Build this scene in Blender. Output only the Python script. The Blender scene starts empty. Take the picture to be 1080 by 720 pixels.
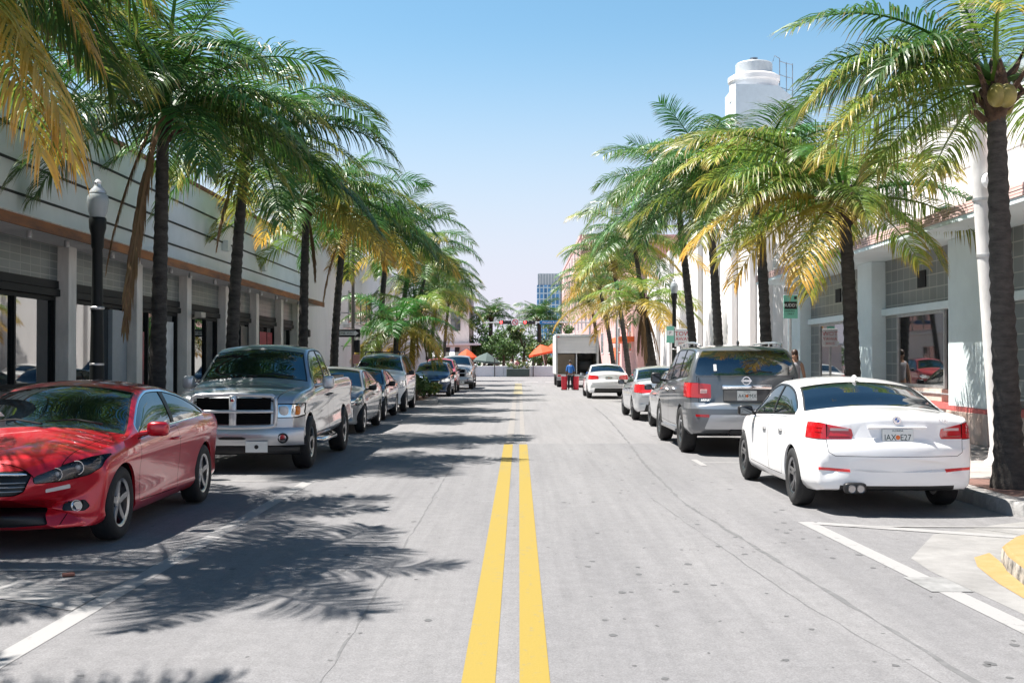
import bpy, bmesh, math, random
import numpy as np
from mathutils import Vector, Matrix, Euler
R = math.radians
S = bpy.context.scene
COL = S.collection

# ------------------------------------------------------------------ camera
cd = bpy.data.cameras.new("camera"); cam = bpy.data.objects.new("camera", cd); COL.objects.link(cam)
cam.location = (0, 0, 1.65)
cam.rotation_euler = (R(90.896), 0, R(0.354))
cd.sensor_width = 36; cd.lens = 40.5; cd.clip_start = 0.1; cd.clip_end = 6000
S.camera = cam

# ------------------------------------------------------------------ sky + sun
SUN_EL, SUN_AZ = 64.0, 284.0            # azimuth clockwise from +Y
w = bpy.data.worlds.new("World"); S.world = w; w.use_nodes = True
nt = w.node_tree
sky = nt.nodes.new("ShaderNodeTexSky"); sky.sky_type = 'NISHITA'; sky.sun_disc = False
sky.sun_elevation = R(SUN_EL); sky.sun_rotation = R(SUN_AZ)
sky.air_density = 1.0; sky.dust_density = 1.0; sky.ozone_density = 3.0; sky.altitude = 0
bg = nt.nodes["Background"]; bg.inputs[1].default_value = 0.072
# humid air pales the sky to lavender white low down; unseen zenith dimmed teal to deepen shadows
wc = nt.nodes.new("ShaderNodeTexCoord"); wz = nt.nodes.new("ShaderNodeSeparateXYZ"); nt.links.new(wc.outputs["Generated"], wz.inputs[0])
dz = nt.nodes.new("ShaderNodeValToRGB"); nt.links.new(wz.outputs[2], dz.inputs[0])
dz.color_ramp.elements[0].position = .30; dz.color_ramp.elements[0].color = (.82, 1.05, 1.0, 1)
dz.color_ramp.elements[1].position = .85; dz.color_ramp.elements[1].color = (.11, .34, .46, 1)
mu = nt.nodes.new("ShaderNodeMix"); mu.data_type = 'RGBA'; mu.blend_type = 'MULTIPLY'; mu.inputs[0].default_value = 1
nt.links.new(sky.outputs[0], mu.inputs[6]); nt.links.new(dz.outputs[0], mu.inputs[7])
hz = nt.nodes.new("ShaderNodeMapRange"); hz.interpolation_type = 'SMOOTHSTEP'
hz.inputs[1].default_value = .02; hz.inputs[2].default_value = .30; hz.inputs[3].default_value = .97; hz.inputs[4].default_value = 0
nt.links.new(wz.outputs[2], hz.inputs[0])
hm_ = nt.nodes.new("ShaderNodeMix"); hm_.data_type = 'RGBA'; hm_.inputs[7].default_value = (4.7, 4.6, 5.35, 1)
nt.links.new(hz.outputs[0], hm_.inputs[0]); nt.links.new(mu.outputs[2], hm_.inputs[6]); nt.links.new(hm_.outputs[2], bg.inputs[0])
sd = bpy.data.lights.new("sun", 'SUN'); sun = bpy.data.objects.new("sun", sd); COL.objects.link(sun)
sd.energy = 5.0; sd.angle = R(0.53); sd.color = (1.0, 0.95, 0.88)
az, el = R(SUN_AZ), R(SUN_EL)
to_sun = Vector((math.sin(az)*math.cos(el), math.cos(az)*math.cos(el), math.sin(el)))
sun.rotation_euler = to_sun.to_track_quat('Z', 'Y').to_euler()
sun.location = to_sun*60
S.view_settings.view_transform = 'Standard'; S.view_settings.look = 'None'
S.view_settings.exposure = 1.32; S.view_settings.gamma = 1.0
S.cycles.max_bounces = 8; S.cycles.transparent_max_bounces = 12
try:
    S.cycles.use_denoising = True; S.cycles.sample_clamp_indirect = 6
except Exception: pass

# ------------------------------------------------------------------ materials
MATS = {}
def mk(name, col, rough=.6, metal=0., spec=.5, coat=0., var=0., scale=6., bump=0., bscale=40., ior=None, col2=None,
       emit=0., transl=0., objrand=0., stretch=None):
    if name in MATS: return MATS[name]
    m = bpy.data.materials.new(name); m.use_nodes = True; MATS[name] = m
    t = m.node_tree; N = t.nodes; Lk = t.links; p = N["Principled BSDF"]
    p.inputs["Base Color"].default_value = (*col, 1); p.inputs["Roughness"].default_value = rough
    p.inputs["Metallic"].default_value = metal; p.inputs["Specular IOR Level"].default_value = spec
    p.inputs["Coat Weight"].default_value = coat; p.inputs["Coat Roughness"].default_value = .03
    if ior: p.inputs["IOR"].default_value = ior
    if emit:
        p.inputs["Emission Color"].default_value = (*col, 1); p.inputs["Emission Strength"].default_value = emit
    co = None
    def coords(sc):
        nonlocal co
        if co is None:
            co = N.new("ShaderNodeTexCoord")
        mp = N.new("ShaderNodeMapping"); mp.inputs["Scale"].default_value = stretch or (1, 1, 1)
        Lk.new(co.outputs["Object"], mp.inputs[0]); return mp.outputs[0]
    cur = None
    if var or col2:
        n = N.new("ShaderNodeTexNoise"); n.inputs["Scale"].default_value = scale; n.inputs["Detail"].default_value = 6
        n.inputs["Roughness"].default_value = .65
        Lk.new(coords(scale), n.inputs["Vector"])
        r = N.new("ShaderNodeValToRGB"); Lk.new(n.outputs["Fac"], r.inputs[0])
        a = col2 or tuple(c*(1-var) for c in col); b = col if col2 else tuple(min(1, c*(1+var)) for c in col)
        r.color_ramp.elements[0].position = .32; r.color_ramp.elements[1].position = .68
        r.color_ramp.elements[0].color = (*a, 1); r.color_ramp.elements[1].color = (*b, 1)
        cur = r.outputs[0]
    if objrand:
        oi = N.new("ShaderNodeObjectInfo"); hs = N.new("ShaderNodeHueSaturation")
        mr = N.new("ShaderNodeMapRange"); mr.inputs[3].default_value = 1-objrand; mr.inputs[4].default_value = 1+objrand
        Lk.new(oi.outputs["Random"], mr.inputs[0]); Lk.new(mr.outputs[0], hs.inputs["Value"])
        if cur: Lk.new(cur, hs.inputs["Color"])
        else: hs.inputs["Color"].default_value = (*col, 1)
        cur = hs.outputs[0]
    if cur: Lk.new(cur, p.inputs["Base Color"])
    if bump:
        n2 = N.new("ShaderNodeTexNoise"); n2.inputs["Scale"].default_value = bscale; n2.inputs["Detail"].default_value = 4
        Lk.new(coords(bscale), n2.inputs["Vector"])
        bp = N.new("ShaderNodeBump"); bp.inputs["Strength"].default_value = bump; bp.inputs["Distance"].default_value = .02
        Lk.new(n2.outputs["Fac"], bp.inputs["Height"]); Lk.new(bp.outputs[0], p.inputs["Normal"])
    if transl:
        tr = N.new("ShaderNodeBsdfTranslucent"); mx = N.new("ShaderNodeMixShader"); mx.inputs[0].default_value = transl
        if cur: Lk.new(cur, tr.inputs[0])
        else: tr.inputs[0].default_value = (*col, 1)
        Lk.new(p.outputs[0], mx.inputs[1]); Lk.new(tr.outputs[0], mx.inputs[2])
        Lk.new(mx.outputs[0], N["Material Output"].inputs[0])
    return m

def leafmat(name, base, tip, rough=.42, transl=.3, tipstart=.55):
    """frond colour: greener at the rachis, its real yellowing towards frond end and leaflet tips (vertex attribute 'tt')"""
    m = bpy.data.materials.new(name); m.use_nodes = True; MATS[name] = m
    t = m.node_tree; N = t.nodes; Lk = t.links; p = N["Principled BSDF"]
    a = N.new("ShaderNodeAttribute"); a.attribute_name = "tt"
    sp = N.new("ShaderNodeSeparateColor"); Lk.new(a.outputs["Color"], sp.inputs[0])
    oi = N.new("ShaderNodeObjectInfo")
    # mix = smooth(tipstart..1 of t*.5+leaf*.5 + rand)
    ma = N.new("ShaderNodeMath"); ma.operation = 'MULTIPLY_ADD'; ma.inputs[1].default_value = .55
    Lk.new(sp.outputs[0], ma.inputs[0])
    mb = N.new("ShaderNodeMath"); mb.operation = 'MULTIPLY'; mb.inputs[1].default_value = .45; Lk.new(sp.outputs[1], mb.inputs[0])
    Lk.new(mb.outputs[0], ma.inputs[2])
    mc = N.new("ShaderNodeMath"); mc.operation = 'MULTIPLY_ADD'; mc.inputs[1].default_value = .35; mc.inputs[2].default_value = -.17
    Lk.new(sp.outputs[2], mc.inputs[0])
    md = N.new("ShaderNodeMath"); md.operation = 'ADD'; Lk.new(ma.outputs[0], md.inputs[0]); Lk.new(mc.outputs[0], md.inputs[1])
    r = N.new("ShaderNodeMapRange"); r.inputs[1].default_value = tipstart-.3; r.inputs[2].default_value = tipstart+.3
    Lk.new(md.outputs[0], r.inputs[0])
    mx = N.new("ShaderNodeMix"); mx.data_type = 'RGBA'; mx.inputs[6].default_value = (*base, 1); mx.inputs[7].default_value = (*tip, 1)
    Lk.new(r.outputs[0], mx.inputs[0])
    hs = N.new("ShaderNodeHueSaturation"); mr = N.new("ShaderNodeMapRange"); mr.inputs[3].default_value = .7; mr.inputs[4].default_value = 1.35
    Lk.new(oi.outputs["Random"], mr.inputs[0]); Lk.new(mr.outputs[0], hs.inputs["Value"])
    mh = N.new("ShaderNodeMapRange"); mh.inputs[3].default_value = .488; mh.inputs[4].default_value = .512
    Lk.new(sp.outputs[2], mh.inputs[0]); Lk.new(mh.outputs[0], hs.inputs["Hue"])
    br = N.new("ShaderNodeMapRange"); br.inputs[1].default_value = .62; br.inputs[2].default_value = 1.0; Lk.new(sp.outputs[1], br.inputs[0])
    bm_ = N.new("ShaderNodeMath"); bm_.operation = 'MULTIPLY'; Lk.new(br.outputs[0], bm_.inputs[0]); Lk.new(sp.outputs[2], bm_.inputs[1])
    mb2 = N.new("ShaderNodeMix"); mb2.data_type = 'RGBA'; mb2.inputs[7].default_value = (.24, .15, .07, 1)
    Lk.new(bm_.outputs[0], mb2.inputs[0]); Lk.new(mx.outputs[2], mb2.inputs[6])
    Lk.new(mb2.outputs[2], hs.inputs["Color"])
    Lk.new(hs.outputs[0], p.inputs["Base Color"]); p.inputs["Roughness"].default_value = rough
    p.inputs["Specular IOR Level"].default_value = .6
    tr = N.new("ShaderNodeBsdfTranslucent"); ms = N.new("ShaderNodeMixShader"); ms.inputs[0].default_value = transl
    Lk.new(hs.outputs[0], tr.inputs[0]); Lk.new(p.outputs[0], ms.inputs[1]); Lk.new(tr.outputs[0], ms.inputs[2])
    Lk.new(ms.outputs[0], N["Material Output"].inputs[0])
    return m

def worn_paint(name, col, under, amount=.5, scale=16):
    """road paint worn through to the asphalt in specks and along tyre tracks"""
    m = mk(name, col, .72, bump=.12, bscale=60); t = m.node_tree; N = t.nodes; Lk = t.links; p = N["Principled BSDF"]
    tc = N.new("ShaderNodeTexCoord")
    def nz(sc, st, det):
        mp = N.new("ShaderNodeMapping"); mp.inputs["Scale"].default_value = st; Lk.new(tc.outputs["Object"], mp.inputs[0])
        n = N.new("ShaderNodeTexNoise"); n.inputs["Scale"].default_value = sc; n.inputs["Detail"].default_value = det; n.inputs["Roughness"].default_value = .75
        Lk.new(mp.outputs[0], n.inputs["Vector"]); return n.outputs["Fac"]
    a = nz(scale, (1, .6, 1), 8); b = nz(1.1, (1.5, .35, 1), 3)
    ad = N.new("ShaderNodeMath"); ad.operation = 'MULTIPLY_ADD'; ad.inputs[1].default_value = .55; Lk.new(b, ad.inputs[0]); Lk.new(a, ad.inputs[2])
    r = N.new("ShaderNodeMapRange"); r.inputs[1].default_value = .93-.2*amount; r.inputs[2].default_value = 1.02-.2*amount; Lk.new(ad.outputs[0], r.inputs[0])
    r.inputs[4].default_value = .75
    mx = N.new("ShaderNodeMix"); mx.data_type = 'RGBA'; mx.inputs[6].default_value = (*col, 1); mx.inputs[7].default_value = (*under, 1)
    Lk.new(r.outputs[0], mx.inputs[0]); Lk.new(mx.outputs[2], p.inputs["Base Color"]); return m

def cover_mat(name, tint=(1, 1, 1), k=.88):
    m = bpy.data.materials.new(name); m.use_nodes = True; MATS[name] = m
    t = m.node_tree; N = t.nodes; Lk = t.links
    a = N.new("ShaderNodeBsdfTransparent"); a.inputs[0].default_value = (*tint, 1)
    b = N.new("ShaderNodeBsdfGlossy"); b.inputs["Roughness"].default_value = .02
    f = N.new("ShaderNodeFresnel"); f.inputs[0].default_value = 1.5
    mx = N.new("ShaderNodeMixShader"); Lk.new(f.outputs[0], mx.inputs[0])
    Lk.new(a.outputs[0], mx.inputs[1]); Lk.new(b.outputs[0], mx.inputs[2]); Lk.new(mx.outputs[0], N["Material Output"].inputs[0])
    return m

def asphalt_mat(name, c1, c2, seed):
    m = bpy.data.materials.new(name); m.use_nodes = True; MATS[name] = m
    t = m.node_tree; N = t.nodes; Lk = t.links; p = N["Principled BSDF"]
    tc = N.new("ShaderNodeTexCoord")
    def noise(scale, detail, sx=(1, 1, 1)):
        mp = N.new("ShaderNodeMapping"); mp.inputs["Scale"].default_value = sx; mp.inputs["Location"].default_value = (seed, seed*.7, 0)
        Lk.new(tc.outputs["Object"], mp.inputs[0])
        n = N.new("ShaderNodeTexNoise"); n.inputs["Scale"].default_value = scale; n.inputs["Detail"].default_value = detail
        n.inputs["Roughness"].default_value = .7
        Lk.new(mp.outputs[0], n.inputs["Vector"]); return n.outputs["Fac"]
    big = noise(.5, 5, (1.6, .25, 1)); fine = noise(95, 3); mid = noise(7, 6)
    r = N.new("ShaderNodeValToRGB"); Lk.new(big, r.inputs[0])
    r.color_ramp.elements[0].position = .3; r.color_ramp.elements[1].position = .7
    r.color_ramp.elements[0].color = (*c1, 1); r.color_ramp.elements[1].color = (*c2, 1)
    def mult(prev, fac, lo, hi, p0=.3, p1=.7):
        rr = N.new("ShaderNodeMapRange"); rr.inputs[1].default_value = p0; rr.inputs[2].default_value = p1
        rr.inputs[3].default_value = lo; rr.inputs[4].default_value = hi; Lk.new(fac, rr.inputs[0])
        mm = N.new("ShaderNodeMix"); mm.data_type = 'RGBA'; mm.blend_type = 'MULTIPLY'; mm.inputs[0].default_value = 1
        Lk.new(prev, mm.inputs[6]); Lk.new(rr.outputs[0], mm.inputs[7]); return mm.outputs[2]
    c = mult(r.outputs[0], fine, .72, 1.25); c = mult(c, mid, .9, 1.1)
    # dark gum spots / oil: sparse voronoi blobs stretched
    mp = N.new("ShaderNodeMapping"); mp.inputs["Scale"].default_value = (2.6, 1.7, 1); Lk.new(tc.outputs["Object"], mp.inputs[0])
    nz = N.new("ShaderNodeTexNoise"); nz.inputs["Scale"].default_value = 9; Lk.new(tc.outputs["Object"], nz.inputs["Vector"])
    ad = N.new("ShaderNodeMix"); ad.data_type = 'RGBA'; ad.blend_type = 'LINEAR_LIGHT'; ad.inputs[0].default_value = .12
    Lk.new(mp.outputs[0], ad.inputs[6]); Lk.new(nz.outputs["Color"], ad.inputs[7])
    v = N.new("ShaderNodeTexVoronoi"); v.inputs["Scale"].default_value = 1.9; Lk.new(ad.outputs[2], v.inputs["Vector"])
    spot = N.new("ShaderNodeMapRange"); spot.inputs[1].default_value = .05; spot.inputs[2].default_value = .085
    spot.inputs[3].default_value = .5; spot.inputs[4].default_value = 1; Lk.new(v.outputs["Distance"], spot.inputs[0])
    mm = N.new("ShaderNodeMix"); mm.data_type = 'RGBA'; mm.blend_type = 'MULTIPLY'; mm.inputs[0].default_value = 1
    Lk.new(c, mm.inputs[6]); Lk.new(spot.outputs[0], mm.inputs[7]); c = mm.outputs[2]
    # long drag / tyre streaks
    st = noise(3.2, 4, (2.2, .05, 1)); c = mult(c, st, .93, 1.04, .36, .6)
    Lk.new(c, p.inputs["Base Color"]); p.inputs["Roughness"].default_value = .82; p.inputs["Specular IOR Level"].default_value = .3
    bp = N.new("ShaderNodeBump"); bp.inputs["Strength"].default_value = .35; bp.inputs["Distance"].default_value = .008
    Lk.new(fine, bp.inputs["Height"]); Lk.new(bp.outputs[0], p.inputs["Normal"])
    return m

def grid_mat(name, col, line, sy, sz, lw=.06, rough=.4, axis='YZ', var=.15):
    """tile / glass-block grid on a vertical wall, in metres"""
    m = bpy.data.materials.new(name); m.use_nodes = True; MATS[name] = m
    t = m.node_tree; N = t.nodes; Lk = t.links; p = N["Principled BSDF"]
    tc = N.new("ShaderNodeTexCoord"); sep = N.new("ShaderNodeSeparateXYZ"); Lk.new(tc.outputs["Object"], sep.inputs[0])
    cb = N.new("ShaderNodeCombineXYZ"); Lk.new(sep.outputs[0 if axis == 'XZ' or axis == 'XY' else 1], cb.inputs[0]); Lk.new(sep.outputs[1 if axis == 'XY' else 2], cb.inputs[1])
    b = N.new("ShaderNodeTexBrick"); b.offset = 0; b.inputs["Scale"].default_value = 1
    b.inputs["Brick Width"].default_value = sy; b.inputs["Row Height"].default_value = sz; b.inputs["Mortar Size"].default_value = lw*min(sy, sz)*.5
    b.inputs["Color1"].default_value = (*[c*(1-var) for c in col], 1); b.inputs["Color2"].default_value = (*[c*(1+var) for c in col], 1)
    b.inputs["Mortar"].default_value = (*line, 1)
    Lk.new(cb.outputs[0], b.inputs["Vector"]); Lk.new(b.outputs["Color"], p.inputs["Base Color"]); p.inputs["Roughness"].default_value = rough
    bp = N.new("ShaderNodeBump"); bp.inputs["Strength"].default_value = .4; bp.inputs["Distance"].default_value = .01; bp.invert = True
    Lk.new(b.outputs["Fac"], bp.inputs["Height"]); Lk.new(bp.outputs[0], p.inputs["Normal"])
    return m

black = mk("black plastic", (.012, .012, .013), .45)
gap = mk("panel gap", (.004, .004, .004), .9, spec=.1)
rubber = mk("tyre rubber", (.018, .018, .019), .75, var=.2, scale=30)
chrome = mk("chrome", (.82, .83, .85), .08, 1.)
alloy = mk("alloy", (.55, .56, .58), .28, 1.)
darkalloy = mk("dark alloy", (.36, .36, .37), .32, 1.)
glass = mk("tinted car glass", (.004, .008, .012), .012, spec=.9, ior=2.2, coat=.0)
glass2 = mk("shop glass", (.012, .016, .018), .02, spec=.9, ior=2.1)
cover = cover_mat("clear lamp cover")
redlens = mk("red lamp lens", (.5, .008, .012), .08, coat=1.)
redlens2 = mk("bright red lens", (.75, .03, .035), .1, coat=1., emit=.0)
whitelens = mk("white lamp lens", (.75, .72, .7), .1, coat=.6)
amber = mk("amber lens", (.8, .22, .02), .1, coat=.8)
lampdark = mk("lamp housing", (.05, .052, .055), .25, .5)
reflector = mk("lamp reflector", (.75, .77, .8), .12, 1.)
platewhite = mk("licence plate white", (.72, .74, .72), .35, coat=.3)
ink = mk("dark green ink", (.02, .05, .05), .5)
inkblack = mk("black ink", (.01, .01, .01), .5)
orangeink = mk("orange ink", (.75, .16, .03), .5)
whiteink = mk("white ink", (.85, .85, .85), .5)
bluepaint = mk("blue enamel", (.02, .12, .5), .3, coat=.5)
def paint(name, col, metal=0., rough=.35, var=0.): return mk(name, col, rough, metal, .5, 1., var=var, scale=2)
white_p = paint("white car paint", (.86, .855, .86)); red_p = paint("red car paint", (.58, .008, .022), .35, .3)
gray_p = paint("grey car paint", (.17, .178, .19), .45, .3); silver_p = paint("silver car paint", (.50, .51, .53), .65, .32)
silverB_p = paint("pale silver car paint", (.62, .63, .65), .5, .32); dark_p = paint("charcoal car paint", (.09, .095, .10), .5, .3)
blue_p = paint("dark blue car paint", (.012, .035, .09), .4, .3); pink_p = paint("faded red car paint", (.5, .07, .08), .1, .3)

# ------------------------------------------------------------------ mesh helpers
def obj(name, bm, mats, parent=None, smooth=False, sharp=None, loc=None):
    me = bpy.data.meshes.new(name)
    if smooth:
        for f in bm.faces: f.smooth = True
        if sharp:
            bm.normal_update()
            c = R(sharp)
            for e in bm.edges:
                if len(e.link_faces) == 2 and e.calc_face_angle(0) > c: e.smooth = False
    bm.to_mesh(me); bm.free()
    for m in (mats if isinstance(mats, (list, tuple)) else [mats]): me.materials.append(m)
    o = bpy.data.objects.new(name, me); COL.objects.link(o)
    if parent: o.parent = parent
    if loc: o.location = loc
    return o
def tag(o, label=None, cat=None, group=None, kind=None):
    if label: o["label"] = label
    if cat: o["category"] = cat
    if group: o["group"] = group
    if kind: o["kind"] = kind
    return o
def empty(name, loc=(0, 0, 0), rz=0, label=None, cat=None, group=None):
    o = bpy.data.objects.new(name, None); COL.objects.link(o); o.location = loc; o.rotation_euler = (0, 0, rz)
    o.empty_display_size = .2
    return tag(o, label, cat, group)
def kids(o): return [c for c in bpy.data.objects if c.parent == o]
def copy_tree(o, parent=None, children=None):
    c = o.copy(); COL.objects.link(c)
    if parent: c.parent = parent
    for ch in list(o.children): copy_tree(ch, c)
    return c
def box(bm, x0, x1, y0, y1, z0, z1, m=0):
    if x0 > x1: x0, x1 = x1, x0
    if y0 > y1: y0, y1 = y1, y0
    v = [bm.verts.new(p) for p in ((x0,y0,z0),(x1,y0,z0),(x1,y1,z0),(x0,y1,z0),(x0,y0,z1),(x1,y0,z1),(x1,y1,z1),(x0,y1,z1))]
    fs = [bm.faces.new([v[i] for i in q]) for q in ((3,2,1,0),(4,5,6,7),(0,1,5,4),(1,2,6,5),(2,3,7,6),(3,0,4,7))]
    for f in fs: f.material_index = m
    return v
def BX(*a, m=0):
    bm = bmesh.new(); box(bm, *a, m=m); return bm
def bevel(bm, w=.01, seg=2, ang=40):
    bm.normal_update()
    es = [e for e in bm.edges if len(e.link_faces) == 2 and e.calc_face_angle(0) > R(ang)]
    if es: bmesh.ops.bevel(bm, geom=es, offset=w, segments=seg, affect='EDGES', profile=.6, clamp_overlap=True)
    return bm
def frame(d):
    d = Vector(d).normalized(); a = Vector((0, 0, 1)) if abs(d.z) < .9 else Vector((1, 0, 0))
    u = d.cross(a).normalized(); return d, u, d.cross(u).normalized()
def tube(bm, pts, radii, n=8, m=0, cap=True):
    pts = [Vector(p) for p in pts]
    if not isinstance(radii, (list, tuple)): radii = [radii]*len(pts)
    rings = []
    for i, p in enumerate(pts):
        d = (pts[min(i+1, len(pts)-1)]-pts[max(i-1, 0)])
        d, u, v = frame(d)
        if rings:   # keep the twist small
            pass
        rings.append([bm.verts.new(p+(u*math.cos(2*math.pi*k/n)+v*math.sin(2*math.pi*k/n))*radii[i]) for k in range(n)])
    for a, b in zip(rings, rings[1:]):
        for k in range(n):
            f = bm.faces.new((a[k], a[(k+1) % n], b[(k+1) % n], b[k])); f.material_index = m
    if cap:
        for rr, fl in ((rings[0], 1), (rings[-1], 0)):
            f = bm.faces.new(rr[::-1] if fl else rr); f.material_index = m
    return bm
def TB(*a, **k):
    bm = bmesh.new(); tube(bm, *a, **k); return bm
def lathe(bm, prof, c=(0, 0, 0), axis='Z', n=24, m=0, closed=False):
    """prof: list of (r, h)"""
    rings = []
    c = Vector(c)
    for r, h in prof:
        ring = []
        for k in range(n):
            a = 2*math.pi*k/n; x, y = r*math.cos(a), r*math.sin(a)
            p = {'Z': (x, y, h), 'X': (h, x, y), 'Y': (x, h, y)}[axis]
            ring.append(bm.verts.new(c+Vector(p)))
        rings.append(ring)
    pairs = list(zip(rings, rings[1:]))
    if closed: pairs.append((rings[-1], rings[0]))
    for a, b in pairs:
        for k in range(n):
            f = bm.faces.new((a[k], a[(k+1) % n], b[(k+1) % n], b[k])); f.material_index = m
    if not closed:
        for rr, (r, h), fl in ((rings[0], prof[0], 1), (rings[-1], prof[-1], 0)):
            if r > 1e-4:
                f = bm.faces.new(rr[::-1] if fl else rr); f.material_index = m
    bmesh.ops.remove_doubles(bm, verts=[v for rr in rings for v in rr], dist=1e-5)
    return bm
def LT(*a, **k):
    bm = bmesh.new(); lathe(bm, *a, **k); bmesh.ops.recalc_face_normals(bm, faces=bm.faces); return bm
def blob(bm, c, s, e1=.6, e2=.6, nu=16, nv=10, m=0, mat=None):
    """superellipsoid"""
    sg = lambda v, e: math.copysign(abs(v)**e, v)
    rings = []
    for j in range(nv+1):
        ph = -math.pi/2+math.pi*j/nv
        ring = []
        for i in range(nu):
            th = 2*math.pi*i/nu
            p = Vector((s[0]*sg(math.cos(ph), e1)*sg(math.cos(th), e2), s[1]*sg(math.cos(ph), e1)*sg(math.sin(th), e2), s[2]*sg(math.sin(ph), e1)))
            if mat: p = mat @ p
            ring.append(bm.verts.new(p+Vector(c)))
        rings.append(ring)
    for a, b in zip(rings, rings[1:]):
        for i in range(nu):
            f = bm.faces.new((a[i], a[(i+1) % nu], b[(i+1) % nu], b[i])); f.material_index = m
    bmesh.ops.remove_doubles(bm, verts=[v for r_ in rings for v in r_], dist=1e-5)
    return bm
def BL(*a, **k):
    bm = bmesh.new(); blob(bm, *a, **k); bmesh.ops.recalc_face_normals(bm, faces=bm.faces); return bm
def prism(bm, poly, z0, z1, m=0, mt=None):
    """poly in xy, extruded z0..z1"""
    a = [bm.verts.new((x, y, z0)) for x, y in poly]; b = [bm.verts.new((x, y, z1)) for x, y in poly]
    n = len(poly)
    f = bm.faces.new(b); f.material_index = m if mt is None else mt
    bm.faces.new(a[::-1]).material_index = m
    for i in range(n): bm.faces.new((a[i], a[(i+1) % n], b[(i+1) % n], b[i])).material_index = m
    bmesh.ops.recalc_face_normals(bm, faces=bm.faces)
    return bm
def sheet(name, poly, z, mat, kind='structure'):
    bm = bmesh.new(); f = bm.faces.new([bm.verts.new((x, y, z)) for x, y in poly])
    bm.normal_update()
    if f.normal.z < 0: f.normal_flip()
    o = obj(name, bm, mat); tag(o, kind=kind); return o
def text_mesh(s, size, ext=.001, align='CENTER'):
    cu = bpy.data.curves.new("txt", 'FONT'); cu.body = s; cu.size = size; cu.extrude = ext; cu.align_x = align; cu.align_y = 'CENTER'; cu.resolution_u = 2
    o = bpy.data.objects.new("txt", cu); COL.objects.link(o)
    dg = bpy.context.evaluated_depsgraph_get(); me = bpy.data.meshes.new_from_object(o.evaluated_get(dg))
    bpy.data.objects.remove(o); bpy.data.curves.remove(cu); return me
def text(s, size, mat, parent, loc, rot=(R(90), 0, 0), name='lettering', sx=1.):
    me = text_mesh(s, size); me.name = name; me.materials.clear(); me.materials.append(mat)
    o = bpy.data.objects.new(name, me); COL.objects.link(o); o.parent = parent; o.location = loc; o.rotation_euler = rot; o.scale = (sx, 1, 1)
    return o
def pchip(pts):
    xs = np.array([p[0] for p in pts], float); ys = np.array([p[1] for p in pts], float)
    h = np.diff(xs); d = np.diff(ys)/h; n = len(xs); m = np.zeros(n)
    for i in range(1, n-1):
        if d[i-1]*d[i] > 0:
            w1, w2 = 2*h[i]+h[i-1], h[i]+2*h[i-1]; m[i] = (w1+w2)/(w1/d[i-1]+w2/d[i])
    m[0], m[-1] = d[0], d[-1]
    def f(x):
        x = min(max(x, xs[0]), xs[-1]); i = int(min(max(np.searchsorted(xs, x)-1, 0), n-2)); t = (x-xs[i])/h[i]
        return float((1+2*t)*(1-t)**2*ys[i]+t*(1-t)**2*h[i]*m[i]+t*t*(3-2*t)*ys[i+1]+t*t*(t-1)*h[i]*m[i+1])
    return f
# ------------------------------------------------------------------ car body kit
AX = {'side': (1, 2), 'front': (0, 2), 'top': (0, 1)}
def area2(P): return sum(P[i][0]*P[(i+1) % len(P)][1]-P[(i+1) % len(P)][0]*P[i][1] for i in range(len(P)))
def ccw(P):
    Q = []
    for p in P:
        if not Q or (abs(p[0]-Q[-1][0])+abs(p[1]-Q[-1][1])) > 1e-5: Q.append(tuple(p))
    if abs(Q[0][0]-Q[-1][0])+abs(Q[0][1]-Q[-1][1]) < 1e-5: Q.pop()
    return Q if area2(Q) > 0 else Q[::-1]
def offset(P, d):
    P = ccw(P); n = len(P); out = []
    for i in range(n):
        p0, p1, p2 = (Vector(P[(i+k) % n]) for k in (-1, 0, 1))
        e1 = (p1-p0).normalized(); e2 = (p2-p1).normalized()
        n1 = Vector((e1.y, -e1.x)); n2 = Vector((e2.y, -e2.x)); b = (n1+n2)
        if b.length < 1e-6: b = n1
        b.normalize(); k = d/max(.35, b.dot(n1)); out.append(tuple(p1+b*k))
    return out
def rnd(P, r, seg=3):
    P = ccw(P); n = len(P); out = []
    for i in range(n):
        p0, p1, p2 = (Vector(P[(i+k) % n]) for k in (-1, 0, 1))
        rr = min(r, (p1-p0).length*.45, (p2-p1).length*.45)
        a = p1+(p0-p1).normalized()*rr; b = p1+(p2-p1).normalized()*rr
        for k in range(seg+1):
            t = k/seg; out.append(tuple(a*(1-t)**2+p1*2*t*(1-t)+b*t*t))
    return ccw(out)
def inside(P, x, y):
    c = False; n = len(P)
    for i in range(n):
        (x1, y1), (x2, y2) = P[i], P[(i+1) % n]
        if (y1 > y) != (y2 > y) and x < (x2-x1)*(y-y1)/(y2-y1)+x1: c = not c
    return c
def mirror(P): return [(-x, y) for x, y in P][::-1]
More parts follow.
